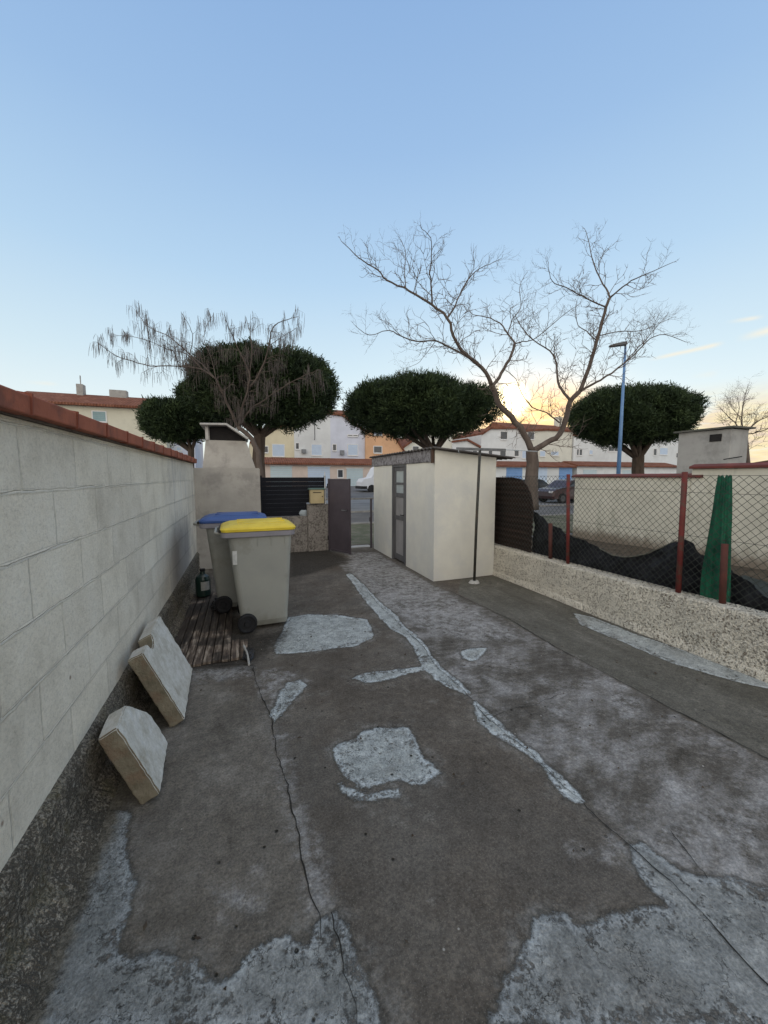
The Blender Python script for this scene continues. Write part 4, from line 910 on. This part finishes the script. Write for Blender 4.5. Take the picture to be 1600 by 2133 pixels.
TP = [
 ([(545,1040),(540,960),(525,915),(495,890)], .16, .11, 0, 0),
 ([(495,890),(478,850),(462,815),(450,790)], .08, .045, 0, -.6),
 ([(450,790),(425,772),(400,765),(350,762),(312,762),(275,752),(240,740),(212,720),(200,712)], .04, .009, -.6, -1.6),
 ([(450,790),(420,758),(395,738),(370,715),(345,697),(310,682),(292,660),(284,648)], .038, .009, -.6, .8),
 ([(395,738),(402,705),(395,680),(380,655)], .02, .008, -.6, -1.5),
 ([(425,772),(390,738),(350,728),(315,712),(270,700),(235,700)], .022, .008, -.6, .3),
 ([(450,790),(440,745),(425,710),(430,680),(445,655)], .022, .008, -.6, .4),
 ([(497,890),(505,850),(515,815),(520,780),(500,735),(480,690),(470,665)], .07, .010, 0, -1.2),
 ([(515,815),(545,770),(560,720),(570,680),(600,665),(620,660)], .05, .010, -.2, -1.4),
 ([(520,780),(525,730),(520,690),(512,660)], .035, .010, -.2, .6),
 ([(497,888),(520,855),(555,830),(600,800),(640,780),(665,770)], .05, .010, 0, -1.6),
 ([(560,720),(590,700),(615,685)], .02, .009, -.5, .4),
]
bare_tree('leafless tree hung with long brown seed pods before the big pine', 14.6, TP, 9, .07, .72, .009, droop=1, sp_=.25, pods=4200, base=(D(545,1040,14.6).x, D(545,1040,14.6).y, -.05), maxl=2)
TRr = [
 ([(1560,985),(1556,930),(1550,905)], .14, .10, 0, 0),
 ([(1550,905),(1530,880),(1512,862),(1500,850)], .05, .012, 0, -1), ([(1550,905),(1545,870),(1550,835),(1558,805)], .06, .012, 0, 1),
 ([(1550,905),(1575,880),(1600,868),(1640,850)], .06, .012, 0, 0), ([(1532,882),(1540,850),(1535,825)], .03, .01, 0, .5),
 ([(1552,905),(1580,900),(1610,890),(1650,885)], .05, .012, 0, -1.5), ([(1545,870),(1525,850),(1520,830)], .02, .01, 0, 2)]
bare_tree('small leafless tree at the right edge behind the grey chimney', 20, TRr, 13, .09, 1.1, .011, base=(D(1560,985,20).x, D(1560,985,20).y, -.05), maxl=3)
# ------------------------------------------------------------------ street lamp
M_lampblue = mat('lamp_blue', (.12,.24,.44), (.09,.19,.37), 1.5, .4, spec=.5)
M_lampgrey = mat('lamp_grey', (.06,.065,.07), (.09,.09,.095), 6, .5)
tp = D(1303, 722, 20.5); bp = Vector((tp.x, tp.y, -.05))
lp_ = thing('street_lamp', 'tall blue street lamp post between the bare tree and right pine', 'street lamp', tuple(bp))
H_ = tp.z-bp.z; n = 16
mb = MB(); mb.tube([bp, bp+Vector((0,0,H_*.5)), bp+Vector((0,0,H_))], [.115,.085,.05], 14); mb.build('pole', M_lampblue, lp_, smooth=True)
rt_ = Vector((math.cos(YAW), -math.sin(YAW), 0)); fw_ = Vector((math.sin(YAW), math.cos(YAW), 0))
mb = MB(); mb.tube([tp-rt_*.02, tp+Vector((0,0,.10)), tp-rt_*.18+Vector((0,0,.16))], .045, 8); mb.build('arm', M_lampgrey, lp_)
c0 = tp-rt_*.40+Vector((0,0,.10)); up = Vector((0,0,1)); tl = (rt_+up*.12).normalized()
mb = MB(); q = lambda s_, n_, z_: c0+tl*s_+fw_*n_+up*z_
mb.add([q(-.46,-.06,-.05), q(-.3,-.15,-.07), q(.42,-.15,-.07), q(.42,.15,-.07), q(-.3,.15,-.07), q(-.46,.06,-.05), q(-.46,-.06,.0), q(-.3,-.15,.03), q(.40,-.12,.10), q(.40,.12,.10), q(-.3,.15,.03), q(-.42,.06,.0)],
       [(5,4,3,2,1,0),(6,7,8,9,10,11)]+[(i, (i+1)%6, 6+(i+1)%6, 6+i) for i in range(6)]); mb.build('lamp_head', M_lampgrey, lp_)
# ------------------------------------------------------------------ houses
def plaster(name, c): return mat(name, c, tuple(k*.9 for k in c), .8, .9, .1, 10, c3=tuple(k*.86 for k in c), s3=.35)
P_white = plaster('plaster_white', (.66,.68,.69)); P_lav = plaster('plaster_lavender', (.60,.63,.73)); P_cream = plaster('plaster_cream', (.66,.60,.44)); P_orange = plaster('plaster_orange', (.66,.40,.24)); P_pale = plaster('plaster_pale', (.64,.63,.56)); P_pink = plaster('plaster_pink', (.62,.52,.46))
M_shut = mat('shutter_pale', (.50,.60,.74), (.46,.56,.70), 2, .6); M_win = mat('window_dark', (.03,.035,.045), (.05,.055,.065), 2, .15, spec=.6)
M_wframe = mat('window_frame', (.70,.70,.70), (.62,.62,.62), 3, .6); M_blueg = mat('garage_blue', (.18,.32,.58), (.15,.28,.52), 2, .6); M_doorp = mat('garage_pale', (.50,.60,.64), (.45,.55,.60), 2, .6)
def tile_mat():
    m, k, b, pos = newmat('roof_tiles', .9, .15)
    w = k.N.new('ShaderNodeTexWave'); w.inputs['Scale'].default_value = 1.3; w.bands_direction = 'X'; w.inputs['Distortion'].default_value = .6; k.L.new(pos, w.inputs['Vector'])
    c = k.ramp(k.noise(pos, 1.5, 6, .75), [(.3, (.13,.058,.038)), (.5, (.22,.088,.055)), (.7, (.31,.15,.10))]); c = k.mix(.35, c, w.outputs['Color'], 'MULTIPLY')
    k.L.new(c, b.inputs['Base Color']); k.L.new(k.bump(w.outputs['Fac'], .6, .08), b.inputs['Normal']); return m
M_tile = tile_mat()
HY = 50.0
def win(par, Y, x0, y0, x1, y1, kind):
    a = AY(x0, y0, Y); b_ = AY(x1, y1, Y); X0, X1 = a.x, b_.x; z1, z0 = a.z, b_.z
    fr = MB(); t_ = .09; fr.box(X0-t_, X0, Y-.05, Y-.002, z0-t_, z1+t_); fr.box(X1, X1+t_, Y-.05, Y-.002, z0-t_, z1+t_); fr.box(X0, X1, Y-.05, Y-.002, z1, z1+t_); fr.box(X0-.05, X1+.05, Y-.12, Y-.051, z0-t_-.06, z0-t_+.02); fr.box(X0, X1, Y-.05, Y-.002, z0-t_, z0)
    if X1-X0 > 1.2 and kind == 'w': fr.box((X0+X1)/2-.05, (X0+X1)/2+.05, Y-.055, Y-.002, z0, z1)
    f = fr.build('window', M_wframe, par)
    mb = MB()
    if kind == 'w': mb.box(X0, X1, Y-.02, Y-.003, z0, z1); sub(mb, 'pane', M_win, f)
    else:
        n_ = max(4, int((z1-z0)/.16))
        for i in range(n_): mb.box(X0, X1, Y-.035, Y-.004, z0+(z1-z0)*i/n_+.012, z0+(z1-z0)*(i+1)/n_)
        sub(mb, 'shutter', kind, f)
def house(label, top_px, pm, wins, Y=HY, depth=9, roof=True, name='house', extra=None, bz=.4, group='terraced houses across the street'):
    pts = [AY(x, y, Y) for x, y in top_px]; poly = [(pts[0].x, bz)]+[(p.x, p.z) for p in pts]+[(pts[-1].x, bz)]
    poly = [poly[0]]+poly[1:]
    cxm = (pts[0].x+pts[-1].x)/2; h = thing(name, label, 'house', (cxm, Y+depth/2, bz), group)
    mb = MB(); mb.prism_y(poly, Y, Y+depth); mb.build('wall', pm, h)
    if roof:
        mb = MB()
        for a, b_ in zip(pts, pts[1:]):
            if abs(a.x-b_.x) < .05: continue
            e = .02; mb.prism_y([(a.x+e, a.z+.004), (b_.x-e, b_.z+.004), (b_.x-e, b_.z+.30), (a.x+e, a.z+.30)], Y-.28, Y+depth+.3)
        mb.build('roof', M_tile, h)
    for w in wins: win(h, Y, *w)
    return h
def ac_unit(par, x0, y0, x1, y1, Y=HY):
    a = AY(x0, y0, Y); b_ = AY(x1, y1, Y); mb = MB(); mb.box(a.x, b_.x, Y-.4, Y-.004, b_.z, a.z); o = mb.build('air_conditioner', mat('ac_grey', (.22,.23,.25), (.18,.19,.2), 3), par, bevel=.02)
h = house('yellow-cream gabled house between the big pine trunk and the white one', [(520,925),(552,900),(612,884)], P_cream, [(568,926,592,950,M_shut), (548,930,558,942,'w')]); 
h = house('white gabled house with narrow window right of the yellow one', [(612,888),(660,872),(688,862)], P_white, [(616.5,923,622.5,935,'w'), (649,926,670,948,M_shut)]); ac_unit(h, 628, 936, 637, 944)
a = AY(656, 915, HY-.5); mb = MB(); mb.tube([(a.x,a.y,a.z),(a.x,a.y,a.z+3.2)], .05, 6); 
for dz in (2.2,2.6,3.0): mb.tube([(a.x-.9+.2*dz*.3,a.y,a.z+dz),(a.x+.9-.2*dz*.3,a.y,a.z+dz)], .03, 5)
mb.tube([(a.x,a.y,a.z),(a.x,HY+.1,a.z)], .04, 5); mb.build('antenna', M_lampgrey, h)
h = house('pale lavender house with steep right-hand roof slope next to the orange one', [(688,864),(712,867),(762,901)], P_lav, [(693.5,926,700,938,'w'), (725,906,745,908.5,'w'), (725,926,745,948,M_shut)]); ac_unit(h, 708, 938, 716, 948)
house('orange gabled house sloping down behind the shed roof', [(762,898),(812,897),(842,943)], P_orange, [(779,930,795,943,'w'), (779,898.5,795,906,M_shut)], Y=49.6)
house('pale cream house seen under the middle pine crown', [(838,935),(880,905),(943,890)], P_pale, [(860,930,872,940,'w'), (905,925,915,940,'w')])
house('white low-gabled house left of the tall white gable', [(943,922),(972,918),(1003,935)], P_white, [(960,939,970,948,'w'),(985,939,993,948,'w')], Y=49.7)
house('tall white gabled house with upper window behind the clothes post', [(1003,906),(1022,894),(1078,894),(1114,948)], P_white, [(1043,899,1056,915,'w'), (1018,938,1025,949,'w'), (1042,938,1053,951,'w'), (1072,937,1080,950,'w'), (1088,939,1096,954,M_shut)], Y=49.4)
house('pale cream house with blue shutters behind the bare tree fork', [(1080,900),(1140,897),(1193,900)], P_pale, [(1148,941,1163,948,M_shut), (1100,900,1112,915,'w'), (1125,940,1135,950,M_shut)], Y=50.2)
house('white house with twin dark windows right of the bare tree trunk', [(1196,908),(1225,912),(1262,928)], P_white, [(1202,936,1205,948,'w'), (1207.5,936,1212,948,'w'), (1228,938,1234,946,M_shut)])
house('white house below the right pine beside the blue lamp', [(1262,926),(1320,905),(1335,902)], P_white, [(1250+18,930,1290,940,'w'), (1305,936,1314,946,M_shut)], Y=50.3)
house('off-white gabled house partly hidden by the grey chimney', [(1335,904),(1370,898),(1392,896),(1440,925)], P_white, [(1362,935,1367,948,'w'), (1375,933,1390,947,M_shut), (1409,944,1414,953,'w'), (1367,908,1385,913,M_shut)], Y=49.5)
# long ridge house behind
def ridge_house(label, x0, x1, ztop, zeave, Y, pm, chim=()):
    h = thing('house', label, 'house', ((x0+x1)/2, Y+5, .4), 'terraced houses across the street')
    mb = MB(); mb.box(x0, x1, Y, Y+10, .4, zeave); mb.build('wall', pm, h)
    mb = MB(); mb.prism_x([(Y-.5, zeave-.05), (Y-.5, zeave+.15), (Y+5, ztop), (Y+10.5, zeave+.15), (Y+10.5, zeave-.05)], x0-.3, x1+.3); rf = mb.build('roof', M_tile, h)
    for cxx, w_, hh in chim:
        mb = MB(); mb.box(cxx-w_/2, cxx+w_/2, Y+4.2, Y+5.2, ztop-.6, ztop+hh); mb.box(cxx-w_/2-.1, cxx+w_/2+.1, Y+4.1, Y+5.3, ztop+hh, ztop+hh+.12); sub(mb, 'chimney', P_pale, rf)
    return h
k1 = AY(1030, 884, 66).x; k2 = AY(1172, 884, 66).x
ridge_house('long tiled-roof house with white chimney seen behind the bare tree', k1, k2, AY(1080,882,66).z, AY(1080,896,61).z, 61, P_pale, [(AY(1160,884,66).x, 1.2, 1.6)])
ridge_house('tiled-roof house just showing between the two big pines', AY(676,870,66).x, AY(728,870,66).x, AY(700,854,66).z, AY(700,872,61).z, 61, P_pale)
# left long cream house
Yl = 44.0; xl0 = AY(20, 850, Yl).x; xl1 = AY(346, 900, Yl).x; ze = AY(280, 850, Yl).z; zt = AY(200, 823, Yl+4).z
lh = thing('house', 'long cream house with red tiled roof above the left block wall', 'house', ((xl0+xl1)/2, Yl+4, .4), 'terraced houses across the street')
mb = MB(); mb.box(xl0, xl1, Yl, Yl+8, .4, ze); mb.build('wall', P_cream if False else plaster('plaster_straw', (.62,.59,.48)), lh)
mb = MB(); mb.prism_x([(Yl-.5, ze-.06), (Yl-.5, ze+.14), (Yl+4, zt), (Yl+8.5, ze+.14), (Yl+8.5, ze-.06)], xl0-.3, xl1+.25); rf = mb.build('roof', M_tile, lh)
win(lh, Yl, 193, 857, 221, 878, mat('shutter_teal', (.25,.36,.38), (.22,.32,.34), 2, .6))
for px_, w_, hh in ((171, .55, .9), (249, 1.5, .55)):
    xx = AY(px_, 820, Yl+4).x; mb = MB(); mb.box(xx-w_/2, xx+w_/2, Yl+3.4, Yl+4.2, zt-.5, zt+hh)
    if w_ < 1: mb.tube([(xx, Yl+3.8, zt+hh), (xx, Yl+3.8, zt+hh+.9)], .05, 6)
    sub(mb, 'chimney', M_greyb, rf)
house('lavender house end under the small left pine', [(346,905),(405,903)], P_lav, [(357,916,361,928,'w'), (368,932,378,938,M_shut)], Y=46)
# ------------------------------------------------------------------ garages
def garage(label, px0, px1, doors, Y=43.0, pm=P_white, ztop=3.83, ze=2.98, bz=.4):
    X0 = AY(px0, 960, Y).x; X1 = AY(px1, 960, Y).x; g_ = thing('garage_block', label, 'garage', ((X0+X1)/2, Y+2, bz), 'garage blocks across the street')
    mb = MB(); mb.box(X0, X1, Y, Y+4.5, bz, ze); mb.build('wall', pm, g_)
    mb = MB(); mb.prism_x([(Y-.5, ze-.02), (Y-.5, ze+.16), (Y+2.2, ztop), (Y+4.8, ze+.2), (Y+4.8, ze)], X0-.3, X1+.3); mb.build('roof', M_tile, g_)
    for x0, x1, top, m_ in doors:
        a = AY(x0, top, Y); b_ = AY(x1, top, Y); mb = MB(); n_ = 10; z0 = bz+.1; z1 = a.z
        for i in range(n_): mb.box(a.x, b_.x, Y-.04, Y-.003, z0+(z1-z0)*i/n_+.015, z0+(z1-z0)*(i+1)/n_)
        dd = mb.build('garage_door', m_, g_); fr = MB(); fr.box(a.x-.1, b_.x+.1, Y-.06, Y-.003, z1+.005, z1+.12); sub(fr, 'lintel', M_wframe, dd)
g1 = garage('long garage block with tiled roof seen above the black screen', 535, 812, [(563,608,971,M_doorp), (641,687,972,M_shut), (722,756,976,M_doorp)], pm=P_pink)
win(g1, 43, 704, 979, 714, 994, 'w')
garage('garage block with blue doors seen left of the garden wall', 1020, 1193, [(1055,1088,974,M_blueg), (1120,1140,974,M_shut), (1165,1192,974,M_blueg)])
garage('white garage block seen above the dark red wall coping', 1203, 1412, [(1215,1243,978,M_doorp), (1297,1330,979,M_doorp)], ztop=4.0, ze=3.15)
# ------------------------------------------------------------------ vehicles
def car(label, X, Y, m_paint, L=4.1, face=1, cat='car', z=-.03):
    """side-on car, length along X; bonnet towards +X if face=1"""
    c = thing('parked_car', label, cat, (X, Y, z), 'cars parked across the street')
    prof = [(-2.05,.42),(-2.08,.72),(-2.0,.98),(-1.78,1.05),(-1.45,1.42),(-1.15,1.50),(.15,1.50),(.45,1.44),(1.05,1.02),(1.75,.90),(2.02,.74),(2.08,.45),(2.0,.28),(-1.95,.28)]
    prof = [(x*L/4.16*face, z_) for x, z_ in prof]
    def pt(x, y, z_): return (X+x, Y+y, z+z_)
    vs = []; n = len(prof)
    secs = ((-.86,.96,0), (-.80,1.0,0), (.80,1.0,0), (.86,.96,0))
    for y, k, _ in secs:
        for x, z_ in prof:
            yy = y*(.86 if z_ > 1.2 else 1.0); vs.append(pt(x*k, yy, z_))
    fs = [(i*n+j, i*n+(j+1)%n, (i+1)*n+(j+1)%n, (i+1)*n+j) for i in range(3) for j in range(n)]+[tuple(range(n)), tuple(reversed(range(3*n, 4*n)))]
    MB().add(vs, fs).build('body', m_paint, c)
    for sg in (-1, 1):
        w = [(-1.35,1.06),(-1.2,1.38),(-.15,1.42),(-.15,1.06)]; w2 = [(-.07,1.06),(-.07,1.42),(.15,1.42),(.42,1.36),(.80,1.06)]
        for q in (w, w2):
            mb = MB(); y0 = .84; mb.add([pt(x*L/4.16*face, sg*(.868 if z_ < 1.2 else .765), z_) for x, z_ in q]+[pt(x*L/4.16*face, sg*(.80 if z_ < 1.2 else .70), z_) for x, z_ in q],
               [tuple(range(len(q))), tuple(reversed(range(len(q), 2*len(q))))]+[(i, (i+1)%len(q), len(q)+(i+1)%len(q), len(q)+i) for i in range(len(q))]); mb.build('side_window', M_win, c)
    for wx in (-1.28, 1.28):
        for sg in (-1, 1):
            mb = MB(); mb.tube([pt(wx*L/4.16, sg*.70, .32), pt(wx*L/4.16, sg*.885, .32)], .32, 20); w_ = mb.build('wheel', M_rubber, c)
            mb = MB(); mb.tube([pt(wx*L/4.16, sg*.886, .32), pt(wx*L/4.16, sg*.90, .32)], .19, 14); sub(mb, 'rim', M_lampgrey, w_)
    for sg in (-1, 1):
        mb = MB(); mb.box(*sorted((X+face*1.93*L/4.16, X+face*2.06*L/4.16)), Y+sg*.62-.14, Y+sg*.62+.14, z+.66, z+.78); mb.build('headlight', M_wframe, c)
    return c
M_carred = mat('paint_dark_red', (.045,.012,.014), (.035,.010,.012), 2, .3, spec=.6); M_carblk = mat('paint_black', (.015,.016,.02), (.02,.02,.025), 2, .25, spec=.6)
p = D(1172, 1045, 25.2); car('dark red car parked beyond the fence, left of the cream wall', p.x+.4, p.y, M_carred, face=-1)
p = D(1140, 1040, 27.5); car('black car parked behind the bare tree trunk', p.x-.6, p.y+1.0, M_carblk, face=1)
# white van, mostly hidden by the shed
def van():
    p0 = AY(754, 1012, 34); X0 = p0.x; Y = 34.0; z = .20
    v = thing('parked_van', 'white van showing beside the left edge of the shed', 'van', (X0+2.5, Y+1, z))
    prof = [(0,.35),(0,.95),(.22,1.25),(.95,1.38),(1.45,2.25),(1.75,2.45),(5.3,2.5),(5.4,2.4),(5.4,.35)]
    mb = MB(); mb.prism_y([(X0+x, z+h) for x, h in prof], Y, Y+1.9); mb.build('body', mat('paint_white', (.66,.68,.72), (.6,.62,.66), 2, .35, spec=.5), v, bevel=.03)
    mb = MB(); mb.prism_y([(X0+1.15,z+1.42),(X0+1.55,z+2.12),(X0+2.2,z+2.15),(X0+2.2,z+1.42)], Y-.01, Y+.03); mb.build('side_window', M_win, v)
    for wx in (.95, 4.4):
        mb = MB(); mb.tube([(X0+wx, Y-.02, z+.35), (X0+wx, Y+.2, z+.35)], .36, 20); mb.build('wheel', M_rubber, v)
    mb = MB(); mb.box(X0-.08, X0+.5, Y-.03, Y+1.93, z+.32, z+.58); mb.build('bumper', M_rubber, v)
van()
# ------------------------------------------------------------------ small litter on the ground
mb = MB(); rs = random.Random(21)
for i in range(150):
    x = rs.uniform(-.5, 3.7); y = rs.uniform(1.1, 5.2); s_ = rs.uniform(.003,.011); a = rs.random()*6.28
    if rs.random() < .55: vs = [(x+s_*1.3*math.cos(a+k*1.57)*(1.6 if k % 2 else .7), y+s_*1.3*math.sin(a+k*1.57)*(1.6 if k % 2 else .7), .012+rs.random()*.006) for k in range(4)]; mb.add(vs, [(0,1,2,3)])
    else:
        vs = [(x+s_*math.cos(k*2.09+a), y+s_*math.sin(k*2.09+a), .004) for k in range(3)]+[(x+s_*.2, y, .004+s_*1.2)]; mb.add(vs, [(0,1,3),(1,2,3),(2,0,3)])
tag(mb.build('leaf_litter', mat('litter_brown', (.045,.032,.022), (.09,.07,.05), 30)), 'scattered tiny dead leaves and grit on the concrete', 'litter', kind='stuff')
# ------------------------------------------------------------------ sky and sun
sd = Vector(ray(1064, 834)).normalized(); SEL = math.asin(sd.z); SAZ = math.atan2(sd.x, sd.y)
W = bpy.data.worlds.new('World'); S.world = W; W.use_nodes = True
k = NT(W); bg = k.N['Background']
gen = k.N.new('ShaderNodeTexCoord').outputs['Generated']; nrm = k.N.new('ShaderNodeVectorMath'); nrm.operation = 'NORMALIZE'; k.L.new(gen, nrm.inputs[0]); dv = nrm.outputs[0]
sp = k.N.new('ShaderNodeSeparateXYZ'); k.L.new(dv, sp.inputs[0]); dx, dy, dzz = sp.outputs
el = k.math('MULTIPLY', k.math('ARCSINE', dzz), 57.2958)
az = k.math('MULTIPLY', k.math('SUBTRACT', k.math('ARCTAN2', dx, dy), SAZ), 57.2958)     # degrees right of the sun
sky = k.N.new('ShaderNodeTexSky'); sky.sky_type = 'NISHITA'; sky.sun_disc = False; sky.sun_elevation = SEL; sky.sun_rotation = SAZ; sky.air_density = 1.0; sky.dust_density = .5; sky.ozone_density = 2.0
eln = k.math('DIVIDE', el, 90.0, clamp=True)
grad = k.ramp(eln, [(0.0, (.86,.87,.80)), (1.0, (.155,.27,.50)), (.07, (.82,.90,.89)), (.16, (.64,.79,.87)), (.28, (.455,.645,.84)), (.42, (.325,.505,.765)), (.62, (.225,.385,.675))])
grad = k.mix(1.0, grad, k.mix(1.0, sky.outputs[0], (.012,.012,.012), 'MULTIPLY'), 'ADD')
ws_ = k.math('SQRT', k.math('ADD', k.math('POWER', k.math('MULTIPLY', az, .5), 2.0), k.math('POWER', k.math('MULTIPLY', k.math('SUBTRACT', el, 8.5), 1.0), 2.0)))
cmb = k.N.new('ShaderNodeCombineXYZ'); k.L.new(k.math('MULTIPLY', az, .05), cmb.inputs[0]); k.L.new(k.math('MULTIPLY', k.math('SUBTRACT', el, k.math('MULTIPLY', az, .06)), .22), cmb.inputs[1]); cv = cmb.outputs[0]
cl = k.noise(cv, 2.4, 7, .6); cl2 = k.noise(k.mapv(cv, (1,1,1), (4,2,0)), 5.0, 8, .65)
# warm cloud bank near the horizon around and right of the sun
bank = k.math('MULTIPLY', k.step(k.math('ADD', el, k.math('MULTIPLY', k.step(az, 6, 16), 3.0)), 14.0, 9.0), k.math('MULTIPLY', k.step(az, -13, 0), k.step(az, 75, 35)))
near = k.step(k.math('ABSOLUTE', az), 20, 5)
cloudy = k.math('MULTIPLY', bank, k.step(cl, .30, .46), clamp=True)
warm = k.ramp(cl2, [(.30, (.70,.57,.50)), (.42, (.92,.70,.46)), (.54, (1.02,.82,.42)), (.66, (.98,.90,.66))])
grad = k.mix(k.math('MULTIPLY', cloudy, k.math('ADD', .80, k.math('MULTIPLY', near, .12)), clamp=True), grad, warm)
glow = k.step(ws_, 9.5, 1); glow = k.math('POWER', glow, 1.2)
grad = k.mix(1.0, grad, k.mix(glow, (0,0,0), (.50,.20,-.34)), 'ADD')
dot = k.N.new('ShaderNodeVectorMath'); dot.operation = 'DOT_PRODUCT'; k.L.new(dv, dot.inputs[0]); dot.inputs[1].default_value = sd
ang = k.math('MULTIPLY', k.math('ARCCOSINE', k.math('MINIMUM', dot.outputs['Value'], 1.0)), 57.2958)
core = k.step(ang, 3.0, .9)
grad = k.mix(1.0, grad, k.mix(core, (0,0,0), (3.4,2.9,1.7)), 'ADD')
# thin vapour streaks on the right and a faint one on the left
def streak(a0, e0, a1, e1, w, st):
    sl = (e1-e0)/(a1-a0); d_ = k.math('ABSOLUTE', k.math('SUBTRACT', k.math('SUBTRACT', el, e0), k.math('MULTIPLY', k.math('SUBTRACT', az, a0), sl)))
    f_ = k.math('MULTIPLY', k.step(k.math('ADD', d_, k.math('MULTIPLY', cl2, w*.6)), w*1.3, w*.2), k.math('MULTIPLY', k.step(az, a0-.4, a0+2.5), k.step(az, a1+.6, a1-.8)))
    return k.math('MULTIPLY', f_, st)
def ae(px, py):
    r_ = Vector(ray(px, py)).normalized(); return math.degrees(math.atan2(r_.x, r_.y)-SAZ), math.degrees(math.asin(r_.z))
for p0, p1, w, st in (((1350,750),(1500,716),.38,.95), ((1515,671),(1582,661),.34,.9), ((1535,706),(1640,678),.62,1.0), ((45,795),(115,800),.35,.45), ((1435,785),(1490,778),.6,.35)):
    a0, e0 = ae(*p0); a1, e1 = ae(*p1); grad = k.mix(streak(a0, e0, a1, e1, w, st), grad, (.93,.90,.78))
# unseen sky behind and overhead made bright and warm as added fill light
bk = k.step(k.math('ABSOLUTE', az), 70, 140); grad = k.mix(k.math('MULTIPLY', k.math('MULTIPLY', bk, k.step(el, 85, 15)), .85), grad, k.ramp(k.noise(dv, 2.2, 6, .6), [(.35, (1.75,1.60,1.38)), (.65, (2.2,2.03,1.78))]))
grad = k.mix(k.math('MULTIPLY', k.step(el, 52, 72), .85), grad, (1.0,.97,.93))
k.L.new(grad, bg.inputs['Color']); bg.inputs['Strength'].default_value = 1.0
sl = bpy.data.lights.new('sun', 'SUN'); sl.energy = .35; sl.angle = R(3); sl.color = (1, .80, .55)
so = bpy.data.objects.new('sun', sl); C.objects.link(so); so.rotation_euler = (-sd).to_track_quat('-Z', 'Y').to_euler(); so.location = (20, 30, 15)
# ------------------------------------------------------------------ camera and render
cam = bpy.data.cameras.new('camera'); cam.sensor_fit = 'HORIZONTAL'; cam.sensor_width = 36; cam.lens = 18.0; cam.clip_end = 2000; cam.clip_start = .05
co_ = bpy.data.objects.new('camera', cam); C.objects.link(co_); co_.location = (0, 0, EYE); co_.rotation_euler = (R(90)-PITCH, 0, -YAW); S.camera = co_
S.render.engine = 'CYCLES'; S.view_settings.view_transform = 'Standard'; S.view_settings.look = 'None'; S.view_settings.exposure = 0; S.view_settings.gamma = 1
S.render.resolution_x = 768; S.render.resolution_y = 1024
